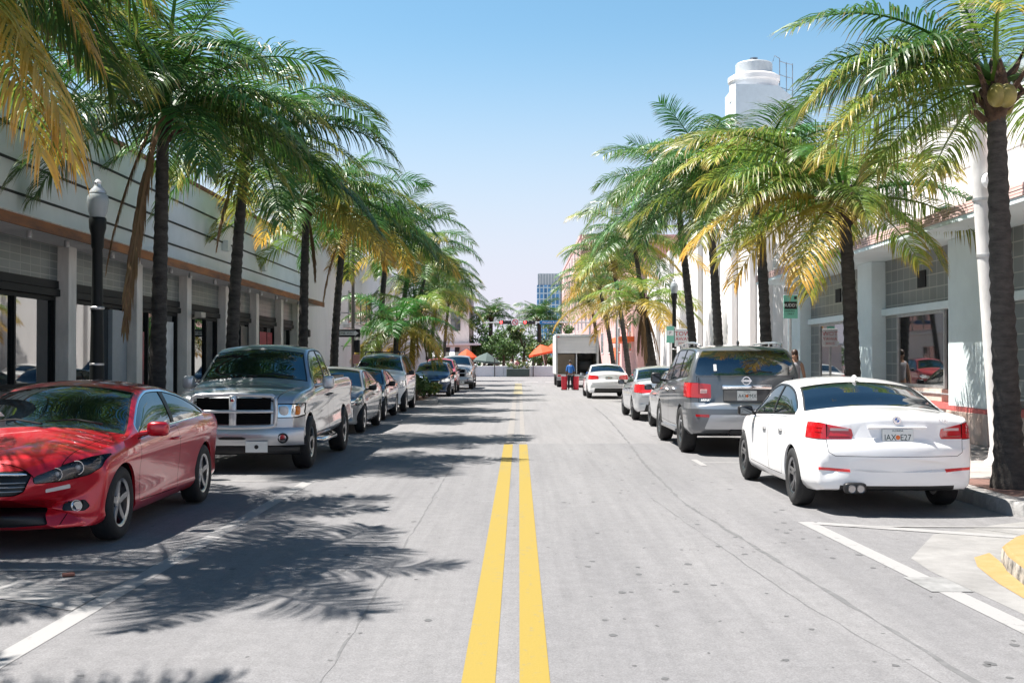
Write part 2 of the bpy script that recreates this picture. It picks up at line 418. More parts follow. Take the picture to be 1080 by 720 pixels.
def cut(bm, poly, plane, cond=None):
    P = ccw(poly); a, b = AX[plane]; n = len(P)
    lo = (min(p[0] for p in P), min(p[1] for p in P)); hi = (max(p[0] for p in P), max(p[1] for p in P))
    bm.normal_update(); faces = []
    A, Bm, C_, D_ = lo[0]-.45, hi[0]+.45, lo[1]-.45, hi[1]+.45
    for f in bm.faces:
        co_ = f.verts[0].co
        if len(f.verts) < 7 and not (A < co_[a] < Bm and C_ < co_[b] < D_): continue
        if cond and not cond(f): continue
        us = [v.co[a] for v in f.verts]; vs = [v.co[b] for v in f.verts]
        if max(us) < lo[0] or min(us) > hi[0] or max(vs) < lo[1] or min(vs) > hi[1]: continue
        faces.append(f)
    conv = True
    for i in range(n):
        p, q, r_ = P[i-1], P[i], P[(i+1) % n]
        if (q[0]-p[0])*(r_[1]-q[1])-(q[1]-p[1])*(r_[0]-q[0]) < -1e-9: conv = False
    for i in range(n):
        if not faces: return []
        p, q = P[i], P[(i+1) % n]; d = (q[0]-p[0], q[1]-p[1]); L_ = math.hypot(*d)
        if L_ < 1e-7: continue
        no2 = (d[1]/L_, -d[0]/L_); co = [0, 0, 0]; no = [0, 0, 0]
        co[a], co[b] = p; no[a], no[b] = no2
        es = {e for f in faces for e in f.edges}; vs = {v for f in faces for v in f.verts}
        res = bmesh.ops.bisect_plane(bm, geom=faces+list(es)+list(vs), dist=1e-6, plane_co=co, plane_no=no)
        faces = [g for g in res['geom'] if isinstance(g, bmesh.types.BMFace)]
        if conv:
            keep = []
            for f in faces:
                c = f.calc_center_median()
                if (c[a]-p[0])*no2[0]+(c[b]-p[1])*no2[1] <= 1e-7: keep.append(f)
            faces = keep
    if not conv:
        faces = [f for f in faces if inside(P, f.calc_center_median()[a], f.calc_center_median()[b])]
    return faces
def detach(bm, faces, name, mats, parent, off=0., lip=0., smooth=True):
    """lift faces out of the shell as a mesh of their own; lip gives the piece its thickness (turned-in edge)"""
    if not faces: return None
    bm.normal_update()
    nb = bmesh.new(); mp = {}
    for f in faces:
        vs = []
        for v in f.verts:
            if v not in mp: mp[v] = nb.verts.new(v.co+v.normal*off)
            vs.append(mp[v])
        try: nb.faces.new(vs)
        except ValueError: pass
    nrm = {mp[v]: v.normal.copy() for v in mp}
    bmesh.ops.delete(bm, geom=faces, context='FACES')
    if lip:
        be = [e for e in nb.edges if len(e.link_faces) == 1]
        ext = bmesh.ops.extrude_edge_only(nb, edges=be)
        src = {}
        for g in ext['geom']:
            if isinstance(g, bmesh.types.BMVert): src[g] = None
        # the new verts sit on top of the old: push along the neighbour's normal
        for v in src:
            for e in v.link_edges:
                o = e.other_vert(v)
                if o in nrm and (o.co-v.co).length < 1e-6: v.co = v.co-nrm[o]*lip; break
    return obj(name, nb, mats, parent, smooth, 50)

def gen_body(sp):
    T, B, W, Z = (pchip(sp[k]) for k in 'TBWZ')
    y0, y1 = sp['T'][0][0], sp['T'][-1][0]
    side = pchip(sp.get('side', [(0, .90), (.06, .955), (.14, .98), (.35, .995), (.55, 1.0), (.72, .995), (.82, .985), (.93, .965), (1, .93)]))
    cr0, tm = sp.get('crown', .075), sp.get('tumble', .42)
    ns = sp.get('ns', 64)
    ys = []
    for k in range(ns+1):
        t = k/ns; ys.append(y0+(y1-y0)*t)
    for e, sgn in ((y0, 1), (y1, -1)):
        for d in (.004, .01, .02, .03, .045, .06, .09, .12, .15, .19, .24): ys.append(e+sgn*d)
    for k in ('T',):
        ys += [p[0] for p in sp[k]]
    ys = sorted(set(round(v, 4) for v in ys))
    ys = [v for i, v in enumerate(ys) if i == 0 or v-ys[i-1] > .0035]
    gb = sp.get('gbow', .10); bf, br = sp.get('bowf', .28), sp.get('bowr', .16)
    yf, yr = sp.get('yf', y1-.75), sp.get('yr', y0+.7)
    def sec(y):
        zt, zb, w_ = T(y), B(y), W(y); zb = min(zb, zt-.08)
        zl = min(Z(y), zt-.02); zl = max(zl, zb+.04); wl = w_*side(1.)
        cr = min(cr0, zt-zl); zk = zt-cr; g = zk-zl
        wk = wl-g*tm if g > 0 else wl
        return zt, zb, w_, zl, wl, zk, wk, g
    def warp(p, y, zl, w_):
        x, yy, z = p; q = min(1, abs(x)/max(w_, .3))
        f = min(1, max(0, (z-(zl-.12))/.12)) if sp.get('gon', (-9, 9))[0] < y < sp.get('gon', (-9, 9))[1] else 0
        fade = max(0, 1-max(0, abs(yy)-1.5)/.6)
        yy -= gb*q*q*math.tanh(y/.6)*f*fade
        if y > yf: t = (y-yf)/(y1-yf); yy -= bf*q**2.6*t*t*(3-2*t)
        if y < yr: t = (yr-y)/(yr-y0); yy += br*q**2.6*t*t*(3-2*t)
        return Vector((x, yy, z))
    def pts(y):
        zt, zb, w_, zl, wl, zk, wk, g = sec(y)
        P = [(0, zb), (.45*w_*.9, zb), (.8*w_*.9, zb)]
        for k in range(17):
            t = k/16; P.append((w_*side(t), zb+(zl-zb)*t))
        r = min(.055, max(0, g)*.45)
        for k in range(1, 9):
            t = k/8; zz = zl+max(0, g-r)*t; bul = .012*math.sin(math.pi*t)*min(1, max(0, g)/.2)
            P.append((wl-(zz-zl)*tm+bul, zz))
        roof = lambda x: zk+(zt-zk)*(1-(x/wk)**2)
        xs = wk-r*1.2
        a = (P[-1]); c = (wk, zk+.004 if g > 0 else zk); b = (xs, roof(xs))
        for k in range(1, 4):
            t = k/4; P.append((a[0]*(1-t)**2+c[0]*2*t*(1-t)+b[0]*t*t, a[1]*(1-t)**2+c[1]*2*t*(1-t)+b[1]*t*t))
        for k in range(0, 13):
            x = xs*(1-k/12); P.append((x, roof(x)))
        return [warp((x, y, z), y, zl, w_) for x, z in P]
    bm = bmesh.new(); rings = []
    for y in ys:
        P = pts(y); n = len(P)
        right = [bm.verts.new(p) for p in P]
        left = [bm.verts.new((-p.x, p.y, p.z)) for p in P[1:-1]]
        rings.append(right+left[::-1])
    for a, b in zip(rings, rings[1:]):
        n = len(a)
        for i in range(n):
            try: bm.faces.new((a[i], a[(i+1) % n], b[(i+1) % n], b[i]))
            except ValueError: pass
    bm.faces.new(rings[0][::-1]); bm.faces.new(rings[-1])
    bmesh.ops.remove_doubles(bm, verts=bm.verts, dist=2e-4)
    bmesh.ops.dissolve_degenerate(bm, edges=bm.edges, dist=1e-5)
    bmesh.ops.recalc_face_normals(bm, faces=bm.faces)
    from mathutils.bvhtree import BVHTree
    return bm, sec, warp, BVHTree.FromBMesh(bm)

WHEELS = {}
def wheel_proto(key, Rr, rr, wd, spokes, rimmat, double=True):
    """wheel (brake disc and hub) > tyre, rim; axis x, outer face +x"""
    h = wd/2
    hub = bmesh.new()
    lathe(hub, [(.02, -h*.5), (rr*.72, -h*.5), (rr*.72, -h*.2), (.075, -h*.15), (.075, h*.55), (.03, h*.62), (.0, h*.62)], axis='X', n=28)
    bmesh.ops.recalc_face_normals(hub, faces=hub.faces)
    root = obj('wheel', hub, darkalloy, None, True, 35)
    ty = bmesh.new(); s = .055
    pr = [(rr-.005, -h*.86), (rr+.02, -h*.98), (Rr-.055, -h), (Rr-.018, -h*.86), (Rr-.003, -h*.66), (Rr, -h*.3), (Rr, h*.3), (Rr-.003, h*.66), (Rr-.018, h*.86), (Rr-.055, h), (rr+.02, h*.98), (rr-.005, h*.86)]
    lathe(ty, pr, axis='X', n=44, closed=True); bmesh.ops.recalc_face_normals(ty, faces=ty.faces)
    obj('tyre', ty, rubber, root, True, 50)
    rm = bmesh.new()
    lathe(rm, [(rr-.03, -h*.8), (rr-.012, h*.2), (rr-.03, h*.72), (rr-.012, h*.84), (rr+.006, h*.86), (rr+.004, h*.8), (rr, -h*.8)], axis='X', n=40, closed=True)
    xo = h*.66
    for k in range(spokes):
        a0 = 2*math.pi*k/spokes+.3
        for dd in ((-.13, .13) if double else (0,)):
            wi, wo = (.018, .02) if double else (.036, .03)
            prev = None
            for r_, aa, xx, ww in ((.05, a0+dd*.6, xo*.95, wi), (rr*.5, a0+dd, xo*.93, wi), (rr-.02, a0+dd*(1.25), xo*1.12, wo)):
                c = Vector((0, math.cos(aa)*r_, math.sin(aa)*r_)); tg = Vector((0, -math.sin(aa), math.cos(aa)))
                q = [rm.verts.new(c+tg*ww+Vector((xx-.03, 0, 0))), rm.verts.new(c+tg*ww*.8+Vector((xx, 0, 0))), rm.verts.new(c-tg*ww*.8+Vector((xx, 0, 0))), rm.verts.new(c-tg*ww+Vector((xx-.03, 0, 0)))]
                if prev:
                    for i in range(4): rm.faces.new((prev[i], prev[(i+1) % 4], q[(i+1) % 4], q[i]))
                prev = q
    lathe(rm, [(0, xo*.98), (.05, xo*.97), (.062, xo*.86), (.062, xo*.5)], axis='X', n=20)
    bmesh.ops.recalc_face_normals(rm, faces=rm.faces)
    obj('rim', rm, rimmat, root, True, 35)
    root["_w"] = 1
    return root

def plate(parent, x, y, z, chars, back=True, sc=1., tilt=0.):
    """licence plate with its characters; faces -y when back"""
    o = obj('license_plate', bevel(BX(-.152*sc, .152*sc, -.006, .006, -.076*sc, .076*sc), .004, 1), platewhite, parent, loc=(x, y, z))
    o.rotation_euler = (R(-tilt) if back else R(tilt), 0, 0 if back else math.pi)
    if chars:
        a, b = chars
        text(a, .085*sc, ink, o, (-.075*sc, -.0068, -.008*sc), sx=.85); text(b, .085*sc, ink, o, (.075*sc, -.0068, -.008*sc), sx=.85)
        text("FLORIDA", .026*sc, ink, o, (0, -.0068, .058*sc)); text("SUNSHINE STATE", .019*sc, ink, o, (0, -.0068, -.062*sc))
        bm = bmesh.new(); lathe(bm, [(0, -.001), (.022*sc, -.001), (.022*sc, .001), (0, .001)], axis='Y', n=14); obj('orange_emblem', bm, orangeink, o, loc=(0, -.0072, -.005*sc))
    return o

def build_car(sp, root):
    bm, sec, warp, bvh = gen_body(sp)
    pm = sp['paint']; mats = [pm, gap, black, chrome, sp.get('trim2', black), silver_p]
    def sx(y, z):
        h = bvh.ray_cast(Vector((3, y, z)), Vector((-1, 0, 0))); return h[0].x if h[0] else .8
    def sy(x, z, s):
        h = bvh.ray_cast(Vector((x, 6*s, z)), Vector((0, -s, 0))); return h[0].y if h[0] else 0
    root['_'] = 1
    y0, y1 = sp['T'][0][0], sp['T'][-1][0]; Wmax = max(p[1] for p in sp['W'])
    # wheel arches
    for s in (1, -1):
        for yw in sp['wheels']:
            ra, zc = sp['ra'], sp['R']*.98
            P = [(yw+ra*math.cos(2*math.pi*k/30), zc+ra*math.sin(2*math.pi*k/30)) for k in range(30)]
            fs = cut(bm, P, 'side', lambda f: f.calc_center_median().x*s > Wmax*.62 and abs(f.normal.z) < .93)
            if not fs: continue
            fset = set(fs); be = [e for e in {e for f in fs for e in f.edges} if sum(1 for f in e.link_faces if f in fset) == 1]
            bmesh.ops.delete(bm, geom=fs, context='FACES')
            be = [e for e in be if e.is_valid and all(abs(math.hypot(v.co.y-yw, v.co.z-zc)-ra) < .02 for v in e.verts)]
            ext = bmesh.ops.extrude_edge_only(bm, edges=be)
            nv = [g for g in ext['geom'] if isinstance(g, bmesh.types.BMVert)]
            # rolled lip, then the dark liner
            for v in nv: v.co.x -= s*.025
            ne = [g for g in ext['geom'] if isinstance(g, bmesh.types.BMEdge) and all(v in set(nv) for v in g.verts)]
            ext2 = bmesh.ops.extrude_edge_only(bm, edges=ne)
            nv2 = [g for g in ext2['geom'] if isinstance(g, bmesh.types.BMVert)]
            for v in nv2: v.co.x = s*.42
            for g in ext2['geom']:
                if isinstance(g, bmesh.types.BMFace): g.material_index = 1
            if len(nv2) > 2:
                cen = bm.verts.new((s*.42, yw, zc))
                es2 = [g for g in ext2['geom'] if isinstance(g, bmesh.types.BMEdge) and all(abs(v.co.x-s*.42) < 1e-5 for v in g.verts)]
                for e in es2:
                    try: bm.faces.new((e.verts[0], e.verts[1], cen)).material_index = 1
                    except ValueError: pass
    loose = [v for v in bm.verts if not v.link_faces]
    if loose: bmesh.ops.delete(bm, geom=loose, context='VERTS')
    G = sp.get('glass', glass)
    # side glass
    if sp.get('windows'):
        def outline(ya, yb, db=.02, dt=.035):
            bot, top = [], []
            N = 16
            for k in range(N+1):
                y = ya+(yb-ya)*k/N; zt, zb, w_, zl, wl, zk, wk, g = sec(y)
                if zk-dt-(zl+db) < .015: continue
                pb = warp((wl, y, zl+db), y, zl, w_); pt = warp((wk, y, zk-dt), y, zl, w_)
                bot.append((pb.y, zl+db)); top.append((pt.y, zk-dt))
            return bot, top
        ya, yb = sp['winrange']; bot, top = outline(ya, yb)
        poly = rnd([bot[0]]+[bot[-1]]+top[::-1], .03, 2) if not sp.get('winpoly') else rnd(sp['winpoly'], .04, 3)
        def hull(P):
            P = sorted(set((round(a, 4), round(b, 4)) for a, b in P))
            def half(Q):
                H = []
                for p in Q:
                    while len(H) > 1 and (H[-1][0]-H[-2][0])*(p[1]-H[-2][1])-(H[-1][1]-H[-2][1])*(p[0]-H[-2][0]) <= 1e-9: H.pop()
                    H.append(p)
                return H
            a = half(P); b = half(P[::-1]); return a[:-1]+b[:-1]
        poly = hull(poly)
        for s in (1, -1):
            cd_ = lambda f: f.calc_center_median().x*s > .3 and f.normal.x*s > .35
            fs = cut(bm, offset(poly, .018), 'side', cd_)
            for f in fs: f.material_index = sp.get('wintrim', 2)
            fs = cut(bm, poly, 'side', cd_)
            for f in fs: f.material_index = 2
            for (a, b, *sl) in sp['windows']:
                k = sl[0] if sl else (0, 0)
                zmn = min(p[1] for p in poly); zmx = max(p[1] for p in poly)
                strip = [(a, zmn-.1), (b, zmn-.1), (b+k[1], zmx+.1), (a+k[0], zmx+.1)]
                # clip the strip with the outline: cut strip inside the polygon
                pset = clip(offset(poly, -.006), strip)
                if len(pset) < 3: continue
                fs = cut(bm, pset, 'side', cd_)
                detach(bm, fs, 'side_window', G, root, -.006)
    for key, nm in (('windshield', 'windshield'), ('rearglass', 'rear_window')):
        if key in sp:
            ya, yb, ins = sp[key]; Rr_, Ll = [], []
            if len(sp[key]) == 3 and not isinstance(ins, list):
                for k in range(9):
                    y = ya+(yb-ya)*k/8; zt, zb, w_, zl, wl, zk, wk, g = sec(y); xx = wk-ins
                    p = warp((xx, y, zt), y, zl, w_); Rr_.append((xx, p.y)); Ll.append((-xx, p.y))
                c0 = warp((0, ya, 9), ya, 1, 1).y; c1 = warp((0, yb, 9), yb, 1, 1).y
                # end edges follow the bow
                def edge(y):
                    zt, zb, w_, zl, wl, zk, wk, g = sec(y); q = []
                    for k in range(1, 8):
                        x = (wk-ins)*(1-k/4); q.append((x, warp((x, y, zt), y, zl, w_).y))
                    return q
                P = Rr_+edge(yb)+Ll[::-1]+edge(ya)[::-1]
                cd_ = lambda f: f.normal.z > .12 and f.calc_center_median().z > sec((ya+yb)/2)[3]
                fs = cut(bm, offset(P, .02), 'top', cd_)
                for f in fs: f.material_index = 2
                fs = cut(bm, P, 'top', cd_)
                detach(bm, fs, nm, G, root, -.004)
    # doors, lids and lamps
    for ft in sp.get('features', []):
        pl = ft.get('plane', 'side'); sgn = ft.get('end', 0); lim = ft.get('lim')
        for s in ((1, -1) if ft.get('both', True) else (1,)):
            P = ft['poly']
            if pl == 'front' and s < 0: P = mirror(P)
            if pl == 'top' and s < 0: P = mirror(P)
            if ft.get('r'): P = rnd(P, ft['r'], 3)
            def cd_(f):
                c = f.calc_center_median()
                if pl == 'side': return c.x*s > .25 and f.normal.x*s > .2
                if pl == 'front': return c.y*sgn > (lim if lim is not None else 1.2) and f.normal.y*sgn > ft.get('nmin', .04) and (not ft.get('both', True) or c.x*s > -.02)
                return f.normal.z > .3
            if ft.get('seam'):
                fs = cut(bm, offset(P, ft['seam']), pl, cd_)
                for f in fs: f.material_index = ft.get('seammat', 1)
            fs = cut(bm, P, pl, cd_)
            if 'mat' in ft:
                o = detach(bm, fs, ft['name'], ft['mat'], root, ft.get('off', .002), ft.get('lip', .02))
                if o and ft.get('label'): o['label'] = ft['label']
                if o and ft.get('post'): ft['post'](o, s, sx, sy)
            else:
                for f in fs: f.material_index = ft.get('mi', 0)
    if sp.get('bed'):
        xb, ya, yb, zd = sp['bed']; P = [(-xb, ya), (xb, ya), (xb, yb), (-xb, yb)]
        fs = cut(bm, P, 'top', lambda f: f.normal.z > .5 and f.calc_center_median().z > 1)
        zt = max(v.co.z for f in fs for v in f.verts) if fs else 1.3
        if fs:
            bmesh.ops.delete(bm, geom=fs, context='FACES')
            b2 = bmesh.new(); box(b2, -xb, xb, ya, yb, zd, zt-.005); 
            top = [f for f in b2.faces if f.normal.z > .5 or all(abs(v.co.z-(zt-.005)) < 1e-6 for v in f.verts)]
            bmesh.ops.delete(b2, geom=top, context='FACES'); 
            for f in b2.faces: f.normal_flip()
            obj('cargo_bed', b2, black, root)
    body = obj('body', bm, mats, root, True, 42)
    # wheels
    wk_ = sp['wheelkey']
    if wk_ not in WHEELS: WHEELS[wk_] = (wheel_proto(*((wk_,)+sp['wheeldef'])), [0])
    proto, used = WHEELS[wk_]
    for s in (1, -1):
        for yw in sp['wheels']:
            c = proto if not used[0] else copy_tree(proto); used[0] = 1
            c.parent = root; c.location = (s*sp['tx'], yw, sp['R']); c.rotation_euler = (R(random.uniform(0, 70))*0, 0, 0 if s > 0 else math.pi)
    return body, sx, sy
def clip(P, C):
    """Sutherland-Hodgman: convex P clipped by convex C"""
    out = ccw(P); C = ccw(C)
    for i in range(len(C)):
        a, b = C[i], C[(i+1) % len(C)]; inp, out = out, []
        f = lambda p: (b[0]-a[0])*(p[1]-a[1])-(b[1]-a[1])*(p[0]-a[0])
        for j in range(len(inp)):
            p, q = inp[j-1], inp[j]; fp, fq = f(p), f(q)
            if (fp >= 0) != (fq >= 0):
                t = fp/(fp-fq); out.append((p[0]+(q[0]-p[0])*t, p[1]+(q[1]-p[1])*t))
            if fq >= 0: out.append(q)
        if not out: return []
    return out
def mirrors(root, sp, y, z, sx, mat, size=(.10, .09, .075), stalk=.05, dy=0):
    x = sx(y, z-.02)
    for s in (1, -1):
        bm = bmesh.new(); blob(bm, (s*(x+stalk+size[0]), y-.02+dy, z+.03), size, .55, .6)
        tube(bm, [(s*(x-.03), y+.03, z-.02), (s*(x+stalk+.03), y, z)], [.028, .022], 8)
        bmesh.ops.recalc_face_normals(bm, faces=bm.faces)
        m = obj('mirror', bm, mat, root, True, 50)
        obj('mirror_glass', bevel(BX(s*(x+stalk+size[0])-size[0]*.8, s*(x+stalk+size[0])+size[0]*.8, y-.02+dy-size[1]-.002, y-.02+dy-size[1]+.01, z+.03-size[2]*.72, z+.03+size[2]*.72), .012), mk("mirror glass", (.10, .11, .12), .05, 1.), m)
def handle_post(y, z, mat, ln=.10):
    def f(o, s, sx, sy):
        x = sx(y, z)
        bm = bmesh.new(); tube(bm, [(s*(x-.005), y-ln, z), (s*(x+.03), y-ln*.75, z+.004), (s*(x+.034), y, z+.006), (s*(x+.03), y+ln*.75, z+.004), (s*(x-.005), y+ln, z)], [.012, .014, .014, .014, .012], 8)
        obj('handle', bm, mat, o, True)
    return f
def badge_disc(root, x, y, z, r, end, kind='round'):
    bm = LT([(0, -.008), (r, -.008), (r, .006), (r*.9, .01), (0, .012)], axis='Y', n=24)
    o = obj('badge', bm, [black if kind == 'quarter' else chrome], root, True, 40, loc=(x, y, z))
    if end < 0: o.rotation_euler = (0, 0, math.pi)
    if kind == 'quarter':
        for k in range(4):
            b = bmesh.new(); vs = [b.verts.new((0, .0128, 0))]
            for j in range(7):
                a = math.pi/2*(k+j/6); vs.append(b.verts.new((r*.62*math.cos(a), .0128, r*.62*math.sin(a))))
            for i in range(1, 7): b.faces.new((vs[0], vs[i], vs[i+1]))
            bmesh.ops.recalc_face_normals(b, faces=b.faces); obj('badge_quarter', b, whiteink if k % 2 else bluepaint, o)
        b = LT([(r*.93, .009), (r, .009), (r, .012), (r*.93, .012)], axis='Y', n=24); obj('badge_ring', b, chrome, o, True, 40)
    return o
def wiper_pair(root, y, z, w_=.55, sgn=1):
    for x0 in (-.05, -.62):
        obj('wiper', TB([(x0, y, z), (x0+w_*.5, y-.05*sgn, z+.04), (x0+w_, y-.03*sgn, z+.02)], [.012, .009, .006], 6), black, root)
# ------------------------------------------------------------------ the cars
def door(poly, hy, hz, hm, nm='door'):
    return dict(name=nm, poly=poly, seam=.0075, mat=None, off=0, lip=.02, post=handle_post(hy, hz, hm))
def finish(sp):
    for f in sp['features']:
        if 'mat' in f and f['mat'] is None: f['mat'] = sp['paint']
    return sp
SEDAN = dict(
    T=[(-2.43,.60),(-2.42,.68),(-2.395,.75),(-2.36,.785),(-2.335,.82),(-2.325,.98),(-2.30,1.04),(-2.24,1.075),(-1.9,1.10),(-1.62,1.115),(-1.2,1.27),(-.85,1.375),(-.3,1.43),(.05,1.432),(.35,1.385),(1.1,1.02),(1.25,.985),(1.75,.90),(2.0,.80),(2.11,.69),(2.17,.57),(2.19,.48)],
    B=[(-2.43,.46),(-2.41,.34),(-2.36,.27),(-1.9,.23),(1.7,.19),(2.05,.2),(2.14,.26),(2.19,.36)],
    W=[(-2.43,.70),(-2.41,.785),(-2.36,.82),(-2.2,.855),(-1.7,.895),(-1,.905),(.6,.905),(1.4,.895),(1.8,.86),(2.05,.79),(2.14,.70),(2.19,.55)],
    Z=[(-2.43,.5),(-2.34,.80),(-2.25,1.0),(-1.7,1.015),(-1.2,1.0),(0,.955),(1.0,.915),(1.4,.90),(1.75,.82),(2.0,.70),(2.12,.58),(2.19,.40)],
    crown=.075, tumble=.44, wheels=[-1.405, 1.405], R=.325, ra=.365, tx=.79, bowf=.34, bowr=.17, yr=-1.85,
    windshield=(1.03,.36,.065), rearglass=(-1.55,-.87,.07), winrange=(-1.42,.98), windows=[(-.17,1.2,(0,0)),(-1.6,-.24,(0,0))])
def sedan_features(hm, tail=redlens, end_tail=None, simple=False):
    F = [door([(.90,.32),(.91,.88),(-.19,.945),(-.19,.30)], .02, .80, hm),
         door([(-.205,.30),(-.205,.945),(-1.06,.975),(-1.11,.84),(-1.0,.62),(-.86,.30)], -.86, .83, hm)]
    F += [dict(name='headlight', plane='front', end=1, lim=1.55, poly=[(.50,.60),(.52,.70),(.78,.77),(.93,.78),(.93,.68),(.8,.61)], r=.02, mat=lampdark, off=-.01, lip=.02, seam=.006),
          dict(name='grille', plane='front', end=1, lim=1.9, poly=[(.03,.50),(.03,.68),(.40,.69),(.36,.50)], r=.04, mat=black, off=-.012, lip=.02, seam=.02, seammat=3),
          dict(name='intake', plane='front', end=1, lim=1.8, poly=[(-.6,.27),(-.52,.40),(.52,.40),(.6,.27)], r=.03, mat=black, off=-.02, lip=.02, both=False)]
    return F
cars = {}
def bmw():
    sp = dict(SEDAN); sp.update(paint=white_p, ns=84, wheelkey='bmw', wheeldef=(.325,.215,.225,5,darkalloy,True))
    F = sedan_features(white_p)
    F += [dict(name='taillight', plane='front', end=-1, lim=1.98, poly=[(.47,.80),(.455,.84),(.47,.905),(.62,.935),(.78,.965),(.95,.97),(.95,.805),(.74,.795)], r=.012, mat=redlens, off=.004, lip=.03, seam=.005),
          dict(name='trunk_lid', plane='front', end=-1, lim=2.2, both=False, nmin=.02, poly=[(-.715,.775),(-.70,.66),(-.64,.625),(.64,.625),(.70,.66),(.715,.775),(.735,1.15),(-.735,1.15)], seam=.006, mat=white_p, off=.0, lip=.02),
          dict(name='reflector', plane='front', end=-1, lim=2.0, poly=[(.50,.455),(.505,.485),(.80,.50),(.80,.47)], mat=redlens2, off=.003, lip=.01),
          dict(name='rear_valance', plane='front', end=-1, lim=2.1, both=False, nmin=-1, poly=[(-.6,.2),(-.6,.315),(.6,.315),(.6,.2)], mi=2)]
    sp['features'] = F; finish(sp)
    root = empty('white_sedan', (0, 0, 0)); cars['bmw'] = root
    body, sx, sy = build_car(sp, root)
    plate(root, 0, -2.352, .825, ("IAX", "E27"), True, 1.08, 4)
    bx = obj('plate_recess_lip', bevel(BX(-.31,.31,-2.352,-2.32,.915,.93), .005, 1), white_p, root)
    for s in (1, -1):
        for x0, x1, z0, z1, m_, nm in ((.50,.68,.885,.912,mk("smoked white lens",(.55,.42,.42),.12,coat=.6),'reverse_light'),(.49,.70,.82,.828,mk("deep red lens",(.22,.004,.006),.1,coat=1.),'lamp_rib'),(.76,.88,.86,.868,mk("deep red lens",(.22,.004,.006),.1,coat=1.),'lamp_rib'),(.76,.88,.905,.913,mk("deep red lens",(.22,.004,.006),.1,coat=1.),'lamp_rib')):
            b = bmesh.new(); n_ = 6; prev = None
            for k in range(n_+1):
                x = x0+(x1-x0)*k/n_; y = sy(x, (z0+z1)/2, -1)
                q = [b.verts.new((s*x, y-.008, z0)), b.verts.new((s*x, y-.008, z1)), b.verts.new((s*x, y+.004, z1)), b.verts.new((s*x, y+.004, z0))]
                if prev:
                    for i in range(4): b.faces.new((prev[i], prev[(i+1)%4], q[(i+1)%4], q[i]))
                prev = q
            bmesh.ops.recalc_face_normals(b, faces=b.faces); obj(nm, b, m_, root)
        y8 = sy(.715, .88, -1); obj('lid_gap', BX(s*.712, s*.719, y8-.0095, y8+.02, .80, .955), gap, root)
    badge_disc(root, 0, sy(0,1.0,-1)-.003, 1.0, .041, -1, 'quarter')
    text("328i", .06, mk("chrome letters", (.6,.6,.62), .25, 1.), root, (.50, sy(.5,.985,-1)-.006, .985))
    for x in (-.50, -.41): obj('exhaust_pipe', LT([(.036,-.09),(.042,-.1),(.042,.1),(.0,.1)], (x,-2.33,.285), 'Y', 16), darkalloy, root, True, 40)
    obj('exhaust_cutout', BL((-.455,-2.36,.29), (.12,.045,.06), .5, .5), black, root, True)
    mirrors(root, sp, .78, .94, sx, black, (.10,.065,.07))
    bm = bmesh.new(); blob(bm, (0,-.78,1.42), (.02,.09,.035), 1, 1); obj('roof_antenna', bm, white_p, root, True)
    # white crease along the flank
    return root
